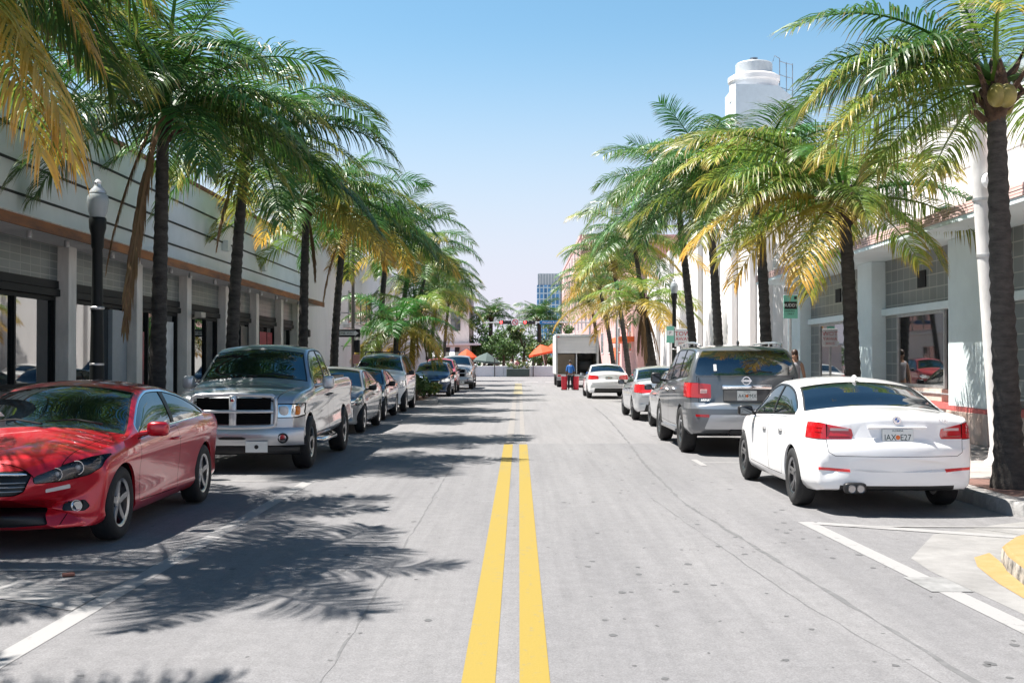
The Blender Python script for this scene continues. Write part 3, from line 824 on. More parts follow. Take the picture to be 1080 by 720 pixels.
def accord():
    sp = dict(
      T=[(-2.48,.60),(-2.47,.70),(-2.44,.80),(-2.41,.98),(-2.37,1.035),(-2.28,1.06),(-2.0,1.08),(-1.78,1.10),(-1.35,1.24),(-.85,1.365),(-.3,1.425),(.02,1.425),(.32,1.37),(1.15,1.0),(1.35,.965),(1.85,.875),(2.12,.79),(2.25,.68),(2.33,.56),(2.36,.48)],
      B=[(-2.48,.45),(-2.44,.32),(-2.3,.25),(-1,.21),(1,.19),(2.15,.19),(2.29,.23),(2.36,.34)],
      W=[(-2.48,.62),(-2.45,.76),(-2.36,.83),(-1.8,.905),(-1.2,.93),(0,.915),(1.2,.93),(1.75,.91),(2.1,.84),(2.26,.75),(2.34,.6),(2.36,.5)],
      Z=[(-2.48,.5),(-2.42,.80),(-2.32,.98),(-1.6,1.0),(-1.0,.985),(0,.945),(.7,.915),(1.3,.885),(1.8,.80),(2.12,.68),(2.28,.55),(2.36,.42)],
      side=[(0,.90),(.06,.95),(.13,.972),(.2,.965),(.40,.975),(.60,.99),(.76,1.0),(.85,.992),(.93,.97),(1,.935)],
      crown=.085, tumble=.46, wheels=[-1.37,1.37], R=.335, ra=.372, tx=.80, bowf=.46, bowr=.22, yf=1.65, yr=-1.85, ns=88,
      windshield=(1.10,.32,.07), rearglass=(-1.74,-.86,.08), winrange=(-1.52,1.03), wintrim=3,
      windows=[(-.28,1.3,(0,-.04)),(-1.7,-.35,(0,-.05))],
      paint=red_p, wheelkey='accord', wheeldef=(.335,.225,.225,5,alloy,False))
    F = [door([(.86,.30),(.92,.60),(.88,.88),(-.36,.935),(-.40,.60),(-.36,.28)], -.22, .815, red_p)]
    F += [dict(name='headlight', plane='front', end=1, lim=1.2, nmin=.03, poly=[(.43,.59),(.42,.645),(.62,.735),(.78,.785),(.885,.80),(.86,.70),(.77,.635),(.6,.595)], r=.02, mat=lampdark, off=-.035, lip=-.035, seam=.006),
          dict(name='grille', plane='front', end=1, lim=1.9, both=False, poly=[(-.36,.53),(-.40,.66),(-.36,.69),(.36,.69),(.40,.66),(.36,.53),(.30,.50),(-.30,.50)], r=.02, mat=black, off=-.02, lip=-.02, seam=.008),
          dict(name='intake', plane='front', end=1, lim=1.9, both=False, nmin=-.3, poly=[(-.52,.23),(-.46,.36),(.46,.36),(.52,.23)], r=.03, mat=black, off=-.02, lip=-.02),
          dict(name='fog_light_recess', plane='front', end=1, lim=1.7, poly=[(.57,.33),(.57,.40),(.74,.42),(.78,.36),(.74,.32)], r=.02, mat=black, off=-.02, lip=-.02),
          dict(name='side_marker', plane='side', poly=[(1.93,.53),(1.95,.565),(2.10,.535),(2.09,.505)], r=.008, mat=whitelens, off=.004, lip=.01),
          dict(name='taillight', plane='front', end=-1, lim=2.0, poly=[(.55,.80),(.53,.95),(.93,.99),(.93,.82)], r=.03, mat=redlens, off=.004, lip=.03, seam=.005),
          dict(name='hood', plane='top', both=False, poly=[(-.70,1.22),(-.66,1.6),(-.56,2.16),(.56,2.16),(.66,1.6),(.70,1.22)], seam=.006, mat=red_p, off=.001, lip=.02)]
    sp['features'] = F; finish(sp)
    root = empty('red_coupe'); cars['accord'] = root
    body, sx, sy = build_car(sp, root)
    # lamp internals and clear covers
    for s in (1, -1):
        for x, z, r in ((.56,.655,.052),(.69,.70,.058)):
            y = sy(x, z, 1)-.028
            o = obj('headlamp_bowl', LT([(0,.0),(r*.55,.0),(r,.045),(r*1.08,.045),(r*.6,-.02),(0,-.02)], axis='Y', n=20), reflector, root, True, 40, loc=(s*x, y-.03, z))
            obj('headlamp_bulb', BL((0,.02,0),(r*.42,.02,r*.42),1,1), whitelens, o, True)
        obj('fog_light', LT([(0,0),(.035,0),(.045,.02),(.05,.02),(.05,-.02)], (s*.68, sy(.68,.37,1)-.012,.37), 'Y', 18), reflector, root, True, 40)
    bm, sec, warp, bvh = gen_body(dict(sp, ns=60))
    for s in (1, -1):
        P = F[1]['poly'] if s > 0 else mirror(F[1]['poly'])
        fs = cut(bm, rnd(P, .02, 3), 'front', lambda f: f.calc_center_median().y > 1.2 and f.normal.y > .03 and f.calc_center_median().x*s > 0)
        detach(bm, fs, 'headlight_cover', cover, root, .001)
    bm.free()
    g = bmesh.new()     # chrome wing bar of the grille and its slats
    for z, r, m in ((.665,.022,0),(.60,.008,1),(.565,.008,1),(.53,.008,1)):
        P = []
        for k in range(13):
            x = -.37+.74*k/12; P.append((x, sy(x, z, 1)-(.002 if m == 0 else .012), z+.012*(1-(x/.37)**2) if m == 0 else z))
        tube(g, P, [r*(.4 if k in (0, 12) else 1) for k in range(13)], 8, m=m)
    obj('grille_bar', g, [chrome, darkalloy], root, True, 60)
    e = obj('badge', bevel(BX(-.055,.055,-.012,.012,-.045,.045), .015, 3), chrome, root, True, loc=(0, sy(0,.665,1)+.012,.672))
    plate(root, 0, sy(0,.86,-1)-.01, .86, ("BKT", "R54"), True, 1., 4)
    mirrors(root, sp, .72, .935, sx, red_p, (.105,.075,.072))
    wiper_pair(root, 1.10, 1.035)
    s_ = obj('inspection_sticker', BX(-.05,.05,-.002,.002,-.04,.04), whiteink, root, loc=(.46,.90,1.115)); s_.rotation_euler = (R(-63), 0, 0)
    return root
def ram():
    sp = dict(
      T=[(-2.80,.95),(-2.785,1.1),(-2.76,1.32),(-2.70,1.36),(-2.2,1.36),(-1.2,1.345),(-.62,1.34),(-.585,1.36),(-.54,1.62),(-.48,1.80),(-.36,1.865),(.0,1.89),(.45,1.875),(.72,1.80),(1.28,1.33),(1.40,1.275),(1.9,1.235),(2.3,1.165),(2.42,1.10),(2.47,.98),(2.50,.80),(2.51,.62)],
      B=[(-2.80,.62),(-2.7,.52),(-1.6,.46),(1.4,.42),(2.3,.46),(2.51,.5)],
      W=[(-2.80,.93),(-2.74,.98),(-2.3,1.0),(0,1.0),(1.2,1.0),(1.9,1.0),(2.3,.95),(2.45,.90),(2.51,.86)],
      Z=[(-2.80,.9),(-2.74,1.28),(-2.2,1.315),(-.6,1.295),(0,1.24),(1.2,1.17),(1.65,1.13),(2.2,1.06),(2.42,.98),(2.5,.76),(2.51,.58)],
      side=[(0,.93),(.06,.97),(.12,.985),(.25,.97),(.45,.955),(.6,.955),(.75,.965),(.86,.97),(.95,.955),(1,.925)],
      crown=.07, tumble=.36, wheels=[-1.65,1.65], R=.395, ra=.46, tx=.865, bowf=.14, bowr=.04, yf=1.95, yr=-2.5, gbow=.10, gon=(-.5,9), ns=88,
      windshield=(1.22,.74,.075), rearglass=None, winrange=(-.44,1.12), windows=[(.06,1.4,(0,-.0)),(-.7,.0,(0,0))],
      bed=(.80,-2.68,-.70,.85), paint=silver_p, wheelkey='ram', wheeldef=(.395,.235,.27,5,alloy,False))
    sp.pop('rearglass')
    F = [door([(1.10,.52),(1.14,.8),(1.12,1.15),(.02,1.215),(.02,.50)], .16, 1.06, black),
         door([(.005,.50),(.005,1.215),(-.50,1.26),(-.52,.50)], -.14, 1.07, black),
         dict(name='headlight', plane='front', end=1, lim=2.0, nmin=.02, poly=[(.60,.80),(.60,.985),(.985,.985),(.985,.835),(.9,.80)], r=.02, mat=reflector, off=-.01, lip=.03, seam=.012),
         dict(name='taillight', plane='front', end=-1, lim=2.6, poly=[(.82,.9),(.82,1.26),(1.02,1.26),(1.02,.9)], r=.02, mat=redlens, off=.004, lip=.03, seam=.006),
         dict(name='tailgate', plane='front', end=-1, lim=2.6, both=False, poly=[(-.79,.70),(-.79,1.29),(.79,1.29),(.79,.70)], seam=.008, mat=silver_p, off=.0, lip=.02),
         dict(name='hood', plane='top', both=False, poly=[(-.80,1.42),(-.74,1.9),(-.60,2.40),(.60,2.40),(.74,1.9),(.80,1.42)], seam=.008, mat=silver_p, off=.012, lip=.02)]
    sp['features'] = F; finish(sp)
    root = empty('silver_pickup'); cars['ram'] = root
    body, sx, sy = build_car(sp, root)
    def yy(x): return 2.535-.13*(min(1, abs(x)/.95))**2.6
    # grille: tall chrome surround with a cross of bars over four ribbed openings
    def bar(bm, pts, r, n=8): tube(bm, [(x, yy(x)+dy, z) for x, dy, z in pts], r, n)
    g = bmesh.new()
    for k, z0 in enumerate((.70, .90)):
        for x0, x1 in ((-.54,-.045),(.045,.54)):
            N = 6
            for i in range(N):
                a = x0+(x1-x0)*i/N; b = x0+(x1-x0)*(i+1)/N
                v = [g.verts.new(p) for p in ((a,yy(a)+.005,z0),(b,yy(b)+.005,z0),(b,yy(b)-.03+.005,z0+.18),(a,yy(a)-.03+.005,z0+.18))]
                g.faces.new(v)
    gr = obj('grille', g, gap, root)
    rb = bmesh.new()
    for z0 in (.70, .90):
        for j in range(6):
            z = z0+.02+.028*j
            for x0, x1 in ((-.53,-.06),(.06,.53)): bar(rb, [(x0+(x1-x0)*k/6, .012-.03*(z-z0)/.18, z) for k in range(7)], .006, 5)
    obj('grille_ribs', rb, mk('matt black', (.012,.012,.013), .8, spec=.15), gr, True)
    cr = bmesh.new()
    outer = [(-.60,.685),(-.62,.9),(-.60,1.075),(-.54,1.115),(0,1.135),(.54,1.115),(.60,1.075),(.62,.9),(.60,.685),(.5,.665),(0,.655),(-.5,.665),(-.60,.685)]
    dens = []
    for a, b in zip(outer, outer[1:]):
        for k in range(4): dens.append((a[0]+(b[0]-a[0])*k/4, a[1]+(b[1]-a[1])*k/4))
    dens.append(outer[0])
    tube(cr, [(x, yy(x)+.02-.03*max(0, (z-.9))/.2, z) for x, z in dens], .032, 8)
    box(cr, -.05,.05, 2.46,2.57,.66,1.12); bar(cr, [(-.58+1.16*k/10,.018,.888) for k in range(11)], .026)
    obj('grille_surround', bevel(cr, .006, 1, 60), silverB_p, gr, True, 50)
    obj('badge', BL((0,2.575,1.06),(.035,.015,.045),.6,.6), chrome, gr, True)
    # front bumper
    def bump(z0, z1, dy, mat, name, par, wid=1.0, thick=.09, rad=.04):
        b = bmesh.new(); prev = None; N = 26
        sec_ = [(-thick,z0),(-.02,z0),(0,z0+rad),(.004,(z0+z1)/2),(0,z1-rad),(-.03,z1),(-thick,z1)]
        for k in range(N+1):
            x = -wid+2*wid*k/N; y = 2.56+dy-.20*(abs(x)/wid)**3.2
            q = [b.verts.new((x, y+s_, z)) for s_, z in sec_]
            if prev:
                for i in range(len(q)-1): b.faces.new((prev[i], prev[i+1], q[i+1], q[i]))
            prev = q
        bmesh.ops.recalc_face_normals(b, faces=b.faces)
        return obj(name, b, mat, par, True, 50)
    bp = bump(.40,.655,.03,silver_p,'front_bumper',root,1.0,.30,.05)
    bump(.475,.535,.036,black,'bumper_slot',bp,.56,.06,.01)
    bump(.26,.40,-.04,black,'air_dam',root,.93,.2,.02)
    for s in (1,-1):
        x = s*.72; y = 2.59-.20*(.72)**3.2
        o = obj('fog_light', LT([(0,.0),(.045,.0),(.06,.02),(.075,.022),(.075,-.03)], (x,y,.505), 'Y', 20), [black], bp, True, 40)
        obj('lamp_lens', LT([(0,.018),(.05,.014),(.05,.0)], (x,y,.505), 'Y', 20), reflector, o, True, 40)
        for xx, w_, m in ((.70,.075,whitelens),(.885,.045,amber)):
            obj('headlamp_lens' if m is whitelens else 'turn_signal', BL((s*xx, sy(xx,.9,1)-.012,.895),(w_,.03,.07),.7,.7), m, root, True)
    p = plate(root, -.36, 2.615, .385, None, False, 1.05)
    p['label'] = 'white plate with a round dark emblem'
    obj('plate_emblem', LT([(0,-.002),(.03,-.002),(.03,.002),(0,.002)], axis='Y', n=16), black, p, loc=(0,-.008,0))
    mirrors(root, sp, .92, 1.25, sx, silverB_p, (.095,.07,.105), .10)
    wiper_pair(root, 1.24, 1.375, .6)
    for s in (1,-1):
        obj('running_board', TB([(s*.90,1.0,.40),(s*1.0,.9,.36),(s*1.0,-.42,.36),(s*.9,-.52,.40)], .042, 10), chrome, root, True)
    b = bmesh.new(); box(b, -.95,.95,-2.92,-2.78,.52,.72); obj('rear_bumper', bevel(b,.03,2), chrome, root, True, 40)
    plate(root, 0, -2.93, .62, ("HMD", "T18"), True, 1.)
    return root
def armada():
    sp = dict(
      T=[(-2.62,.66),(-2.61,.80),(-2.58,.89),(-2.53,.92),(-2.51,1.10),(-2.49,1.26),(-2.46,1.38),(-2.30,1.72),(-2.20,1.83),(-2.05,1.875),(-1.2,1.905),(-.3,1.905),(.35,1.86),(.7,1.75),(1.35,1.28),(1.5,1.235),(2.1,1.16),(2.32,1.06),(2.42,.9),(2.46,.7),(2.48,.58)],
      B=[(-2.62,.50),(-2.58,.44),(-2.3,.36),(-1,.34),(1.4,.30),(2.2,.30),(2.42,.38),(2.48,.46)],
      W=[(-2.62,.86),(-2.58,.93),(-2.5,.965),(-2.2,1.0),(-1.5,1.015),(1.4,1.01),(2.0,.98),(2.3,.9),(2.43,.8),(2.48,.7)],
      Z=[(-2.62,.6),(-2.54,.85),(-2.47,1.30),(-2.2,1.335),(-1.2,1.30),(0,1.25),(1.2,1.18),(1.6,1.14),(2.1,1.03),(2.35,.9),(2.48,.5)],
      side=[(0,.91),(.05,.955),(.12,.985),(.3,.99),(.55,.985),(.72,.985),(.84,.982),(.93,.965),(1,.935)],
      crown=.06, tumble=.30, wheels=[-1.53,1.53], R=.405, ra=.455, tx=.875, bowf=.25, bowr=.14, yf=1.8, yr=-2.25, gbow=.09, ns=90,
      windshield=(1.28,.72,.08), winrange=(-2.12,1.18), windows=[(.10,1.5,(0,0)),(-1.02,.03,(0,0)),(-2.3,-1.10,(0,0))],
      paint=gray_p, wheelkey='armada', wheeldef=(.405,.255,.27,6,alloy,False))
    F = [door([(1.05,.48),(1.1,.8),(1.07,1.16),(.075,1.225),(.075,.46)], .2, 1.07, chrome),
         door([(.06,.46),(.06,1.226),(-1.03,1.275),(-1.12,1.1),(-1.03,.8),(-1.0,.46)], -.85, 1.10, chrome),
         dict(name='rear_window', plane='front', end=-1, lim=2.0, both=False, nmin=.05, poly=[(-.86,1.40),(-.80,1.62),(-.70,1.79),(.70,1.79),(.80,1.62),(.86,1.40),(.80,1.37),(-.80,1.37)], r=.03, mat=glass, off=.001, lip=.01),
         dict(name='taillight', plane='front', end=-1, lim=2.0, nmin=.02, poly=[(.60,.98),(.60,1.215),(.80,1.235),(1.04,1.24),(1.04,1.0),(.83,.985)], r=.02, mat=redlens2, off=.006, lip=.03, seam=.006),
         dict(name='tailgate', plane='front', end=-1, lim=2.3, both=False, nmin=.05, poly=[(-.80,.90),(-.83,1.345),(.83,1.345),(.80,.90)], seam=.007, mat=gray_p, off=0, lip=.02),
         dict(name='bumper_cover', plane='front', end=-1, lim=2.3, both=False, nmin=-.2, poly=[(-.72,.46),(-.62,.70),(.62,.70),(.72,.46)], r=.03, mat=silver_p, off=.008, lip=.03),
         dict(name='reflector', plane='front', end=-1, lim=2.1, nmin=.02, poly=[(.64,.655),(.64,.705),(.86,.705),(.86,.665)], r=.01, mat=redlens, off=.006, lip=.01),
         dict(name='bumper_step', plane='front', end=-1, lim=2.0, both=False, nmin=.0, poly=[(-1.1,.80),(-1.1,.905),(1.1,.905),(1.1,.80)], mi=5),
         dict(name='headlight', plane='front', end=1, lim=1.8, poly=[(.55,.86),(.55,1.0),(.95,1.02),(.95,.9)], r=.02, mat=reflector, off=0, lip=.02, seam=.008),
         dict(name='grille', plane='front', end=1, lim=2.1, both=False, poly=[(-.45,.66),(-.48,.98),(.48,.98),(.45,.66)], r=.04, mat=black, off=-.01, lip=.02, seam=.03, seammat=3)]
    sp['features'] = F; finish(sp)
    root = empty('grey_suv'); cars['armada'] = root
    body, sx, sy = build_car(sp, root)
    ch = bmesh.new(); box(ch, -.42,.42,-2.555,-2.50,1.135,1.205); obj('chrome_bar', bevel(ch,.012,2), chrome, root, True, 40)
    rc = bmesh.new(); box(rc, -.40,.40,-2.535,-2.50,.925,1.125); obj('plate_recess', bevel(rc,.01,1), mk("dark grey paint",(.05,.052,.056),.35,.2,.5,1.), root)
    plate(root, 0, -2.546, 1.025, ("A43", "PMX"), True, 1.1)
    b = bmesh.new(); prev = None; lathe(b, [(.058,-.008),(.074,-.008),(.074,.008),(.058,.008)], axis='Y', n=28, closed=True)
    box(b, -.088,.088,-.012,.004,-.015,.015); bmesh.ops.recalc_face_normals(b, faces=b.faces)
    obj('badge', b, chrome, root, True, 40, loc=(0, sy(0,1.275,-1)-.012,1.275))
    for sgn in (1, -1):
        for x0, x1, z0, z1, m_, nm in ((.66,.78,1.06,1.13,whitelens,'reverse_light'),):
            yy_ = sy((x0+x1)/2, (z0+z1)/2, -1); obj(nm, bevel(BX(sgn*x0, sgn*x1, yy_-.018, yy_+.01, z0, z1), .006, 1), mk("pinkish lens",(.75,.42,.42),.15,coat=.6), root)
        y8 = sy(.80, 1.1, -1); obj('tailgate_gap', BX(sgn*.797, sgn*.803, y8-.010, y8+.02, .93, 1.33), gap, root)
    text("ARMADA", .055, chrome, root, (-.66, sy(.66,.95,-1)-.006,.945))
    mirrors(root, sp, .98, 1.24, sx, black, (.10,.08,.115), .09)
    for s in (1,-1):
        r_ = TB([(s*.70,.5,1.865),(s*.72,.42,1.925),(s*.735,-.6,1.945),(s*.735,-1.5,1.935),(s*.72,-1.95,1.90),(s*.70,-2.02,1.865)], .02, 8)
        for y in (-.2,-.9,-1.5): tube(r_, [(s*.73,y,1.88),(s*.735,y,1.94)], .018, 6)
        obj('roof_rail', r_, silver_p, root, True)
        obj('running_board', bevel(BX(s*.84,s*1.02,-1.02,1.02,.33,.385),.012,2), mk("step trim",(.3,.3,.31),.3,.6), root)
    w_ = TB([(.02,-2.475,1.40),(.22,-2.44,1.44),(.45,-2.445,1.42)], [.012,.01,.007], 6); obj('rear_wiper', w_, black, root)
    st = obj('window_sticker', BX(-.025,.025,-.002,.002,-.06,.06), whiteink, root, loc=(-.52,-2.425,1.50)); st.rotation_euler = (R(-25),0,0)
    bm = bmesh.new(); blob(bm, (.0,-1.75,1.93),(.02,.10,.045),1,1); obj('roof_antenna', bm, black, root, True)
    obj('tow_hook_panel', bevel(BX(-.3,.3,-2.60,-2.5,.36,.46),.02,1), black, root)
    return root
def scale_spec(sp, ky, kz, kx):
    o = dict(sp)
    for k in 'TBZ': o[k] = [(y*ky, z*kz) for y, z in sp[k]]
    o['W'] = [(y*ky, x*kx) for y, x in sp['W']]
    o['wheels'] = [y*ky for y in sp['wheels']]; o['tx'] = sp['tx']*kx
    if o.get('windshield'): a, b, c = sp['windshield']; o['windshield'] = (a*ky, b*ky, c)
    if o.get('rearglass'): a, b, c = sp['rearglass']; o['rearglass'] = (a*ky, b*ky, c)
    a, b = sp['winrange']; o['winrange'] = (a*ky, b*ky)
    o['windows'] = [(w_[0]*ky, w_[1]*ky)+tuple(w_[2:]) for w_ in sp['windows']]
    o['yr'] = sp.get('yr', -1.8)*ky
    return o
def scale_feats(F, ky, kz, kx):
    out = []
    for f in F:
        f = dict(f); pl = f.get('plane', 'side')
        if pl == 'side': f['poly'] = [(a*ky, b*kz) for a, b in f['poly']]
        elif pl == 'front': f['poly'] = [(a*kx, b*kz) for a, b in f['poly']]
        if 'lim' in f: f['lim'] *= ky
        if 'post' in f: f['post'] = handle_post(f['hy']*ky, f['hz']*kz, black) if 'hy' in f else None
        out.append({k: v for k, v in f.items() if v is not None or k == 'mat'})
    return out
def gen_sedan(name, pm, ky=1., kz=1., kx=1., tail='wrap', R_=.32, wkey='plain', rim=alloy, mir=black, chars=("KLM","B39"), dbl=False, hatch=False):
    base = dict(SEDAN)
    if hatch:   # tall wagon / small suv back
        base['T'] = [(-2.30,.60),(-2.29,.70),(-2.26,.78),(-2.24,.95),(-2.21,1.08),(-2.16,1.18),(-2.02,1.36),(-1.90,1.42),(-1.6,1.45),(-.6,1.475),(.05,1.455),(.40,1.39),(1.1,1.04),(1.25,1.01),(1.75,.94),(2.0,.84),(2.11,.72),(2.17,.58),(2.19,.48)]
        base['rearglass'] = (-2.13,-1.98,.06); base['winrange'] = (-1.85,.98); base['windows'] = [(-.17,1.2),(-1.1,-.24),(-2.0,-1.17)]
        base['B'] = [(-2.30,.44),(-2.26,.34)]+[p for p in base['B'] if p[0] > -2.2]; base['W'] = [(-2.30,.72),(-2.25,.82)]+[p for p in base['W'] if p[0] > -2.21]
        base['Z'] = [(-2.30,.5),(-2.22,.9),(-2.1,1.02)]+[p for p in base['Z'] if p[0] > -2.0]; base['yr'] = -1.8
    sp = scale_spec(base, ky, kz, kx); sp.update(paint=pm, R=R_, ra=R_+.035, ns=56, wheelkey=wkey, wheeldef=(R_, R_*.66, .215, 5, rim, dbl))
    F = sedan_features(black)
    for f, h in zip(F[:2], ((.02,.80),(-.86,.83))): f['hy'], f['hz'] = h
    for f in F:
        if f['name'] == 'headlight': f['mat'] = reflector
    if tail == 'wrap': tp = [(.44,.80),(.46,.93),(.62,.965),(.95,.98),(.95,.80),(.7,.785)]
    elif tail == 'round': tp = [(.48,.74),(.44,.82),(.50,.92),(.70,.96),(.95,.95),(.95,.76),(.7,.73)]
    else: tp = [(.70,.74),(.68,1.0),(.92,1.02),(.92,.74)]
    F += [dict(name='taillight', plane='front', end=-1, lim=1.8 if hatch else 1.95, poly=tp, r=.02, mat=redlens2, off=.004, lip=.03, seam=.005)]
    F += [dict(name='rear_valance', plane='front', end=-1, lim=1.9, both=False, nmin=-1, poly=[(-.66,.2),(-.6,.43),(.6,.43),(.66,.2)], mi=2)]
    if not hatch: F += [dict(name='trunk_lid', plane='front', end=-1, lim=2.1, both=False, nmin=.02, poly=[(-.70,.64),(-.74,1.2),(.74,1.2),(.70,.64)], seam=.006, mat=pm, off=0, lip=.02)]
    sp['features'] = scale_feats(F, ky, kz, kx); finish(sp)
    root = empty(name); body, sx, sy = build_car(sp, root)
    zp = .86*kz
    plate(root, 0, sy(0, zp, -1)-.012, zp, chars, True, 1., 4)
    mirrors(root, sp, .78*ky, .94*kz, sx, mir, (.095,.065,.07))
    return root, sp, sx, sy
# ------------------------------------------------------------------ palms and other plants
bark = mk("palm bark", (.055, .049, .044), .9, var=.5, scale=5, bump=.6, bscale=30, stretch=(1, 1, 3), objrand=.2)
bark2 = mk("tree bark", (.10, .075, .055), .9, var=.4, scale=8, bump=.5, bscale=25)
fibre = mk("palm fibre", (.07, .042, .026), .95, var=.5, scale=9, bump=.7, bscale=35)
LG = leafmat("frond green", (.050, .140, .026), (.21, .25, .04), rough=.40, tipstart=.75, transl=.35)
LB = leafmat("frond bright green", (.045, .20, .03), (.11, .22, .03), tipstart=.8)
LM = leafmat("frond mixed", (.135, .235, .035), (.54, .41, .08), rough=.40, tipstart=.6, transl=.4)
LY = leafmat("frond yellow", (.40, .35, .06), (.74, .44, .07), tipstart=.45, transl=.45)
LD = leafmat("frond dry", (.20, .12, .055), (.26, .17, .08), rough=.7, transl=.15)
FKIND = {'g': LG, 'b': LB, 'm': LM, 'y': LY, 'd': LD}
FR = {}
def frond_mesh(e0, seed, kind, dense=1):
    """3 m coconut frond along +x, leaving its base at elevation e0 (degrees) and bending down"""
    key = (e0, seed, kind, dense)
    if key in FR: return FR[key]
    rg = random.Random(hash((e0, seed)) % 99991)
    L = 3.0; n = int(92*dense); bm = bmesh.new(); col = bm.loops.layers.color.new("tt")
    bend = {80: 60, 55: 84, 30: 76, 8: 60, -15: 46, -40: 34, -65: 16}[e0]*rg.uniform(.85, 1.15)
    P = [Vector((0, 0, 0))]; D = []; ns = 26; sway = rg.uniform(-.22, .22)
    for k in range(ns+1):
        t = k/ns; a = R(e0-bend*t**1.25); b = sway*t*t
        D.append(Vector((math.cos(a)*math.cos(b), math.cos(a)*math.sin(b), math.sin(a))))
        if k: P.append(P[-1]+D[-1]*(L/ns))
    def setc(f, t, l, r):
        for lp in f.loops: lp[col] = (t, l, r, 1)
    # rachis
    prev = None
    for k in range(ns+1):
        t = k/ns; d = D[k]; s = Vector((-d.y, d.x, 0)); s = s.normalized() if s.length > 1e-3 else Vector((0, 1, 0)); u = s.cross(d).normalized()*-1
        if u.z < 0: u = -u
        w_ = .05*(1-t)**1.3+.007
        if k < 2: w_ *= 1.5
        q = [bm.verts.new(P[k]+s*w_), bm.verts.new(P[k]+u*w_*.5), bm.verts.new(P[k]-s*w_), bm.verts.new(P[k]-u*w_*.7)]
        if prev:
            for i in range(4): setc(bm.faces.new((prev[i], prev[(i+1) % 4], q[(i+1) % 4], q[i])),   .62, .3, .6)
        prev = q
    ph1 = rg.uniform(0, 6); t0 = .14; twist = rg.uniform(-.35, .35)
    for sd_ in (1, -1):
        for i in range(n):
            if rg.random() < .05 or math.sin(i*.37+ph1*sd_) > .965: continue
            t = t0+(1-t0)*(i+rg.random()*.7)/n; kf = t*ns; k = min(int(kf), ns-1); fr = kf-k
            p = P[k].lerp(P[k+1], fr); d = D[k].lerp(D[k+1], fr).normalized()
            s = Vector((-d.y, d.x, 0)); s = s.normalized() if s.length > 1e-3 else Vector((0, 1, 0)); u = d.cross(s).normalized()
            if u.z < 0: u = -u
            s = (s*math.cos(twist*t)+u*math.sin(twist*t)).normalized(); u = d.cross(s).normalized()
            if u.z < 0: u = -u
            env = min(1, (t-t0)/.16+.45)*(1-.62*max(0, (t-.45)/.55)**1.6)
            ln = (.6 if kind == 'd' else 1.0)*env*rg.uniform(.84, 1.14)*(.5 if rg.random() < .06 else 1)
            sw = R(16+34*t*t+rg.uniform(-6, 6)) if kind != 'd' else R(rg.uniform(74, 87)); lift = rg.uniform(.15, .40)*(1 if e0 > -20 else .3)*(0 if kind == 'd' else 1)
            dr = (s*sd_*math.cos(sw)+d*math.sin(sw)+u*lift).normalized()
            wd = .0135*rg.uniform(.85, 1.15)*(1.0 if dense >= 1 else 1.5)
            q = p.copy(); prev = None; rr = rg.random(); roll = rg.uniform(-.5, .5); droop = rg.uniform(.5, .95)*(.45 if e0 > 65 else .75 if e0 > 40 else 1.05)*(1-.3*t)
            for j, ww in enumerate((.55, 1., .95, .65, 0)):
                wv = dr.cross(u); wv = (wv.normalized()*math.cos(roll)+u*math.sin(roll))
                if ww: cur = [bm.verts.new(q+wv*wd*ww), bm.verts.new(q-wv*wd*ww)]
                else: cur = [bm.verts.new(q)]
                if prev:
                    f = bm.faces.new((prev[0], prev[1], cur[1], cur[0]) if len(cur) == 2 else (prev[0], prev[1], cur[0]))
                    setc(f, t, j/4, rr)
                prev = cur; q = q+dr*ln/4; dr = (dr+Vector((0, 0, -droop*.8))).normalized()
    me = bpy.data.meshes.new("frond"); bm.to_mesh(me); bm.free(); me.materials.append(FKIND[kind])
    FR[key] = me; return me
EBINS = (80, 55, 30, 8, -15, -40, -65)
def frond(parent, az, e0, ln, kind='g', seed=None, rg=random, roll=0., z=0., dense=1):
    e = min(EBINS, key=lambda b: abs(b-e0)); sd_ = rg.randrange(5) if seed is None else seed
    o = bpy.data.objects.new("frond", frond_mesh(e, sd_, kind, dense)); COL.objects.link(o); o.parent = parent
    a = R(az); o.location = (.10*math.cos(a), .10*math.sin(a), z); s = ln/3.0
    o.rotation_euler = (R(roll), R(-(e0-e)) if abs(e0-e) < 20 else 0, a); o.scale = (s, s, s*rg.uniform(.94, 1.06)); return o
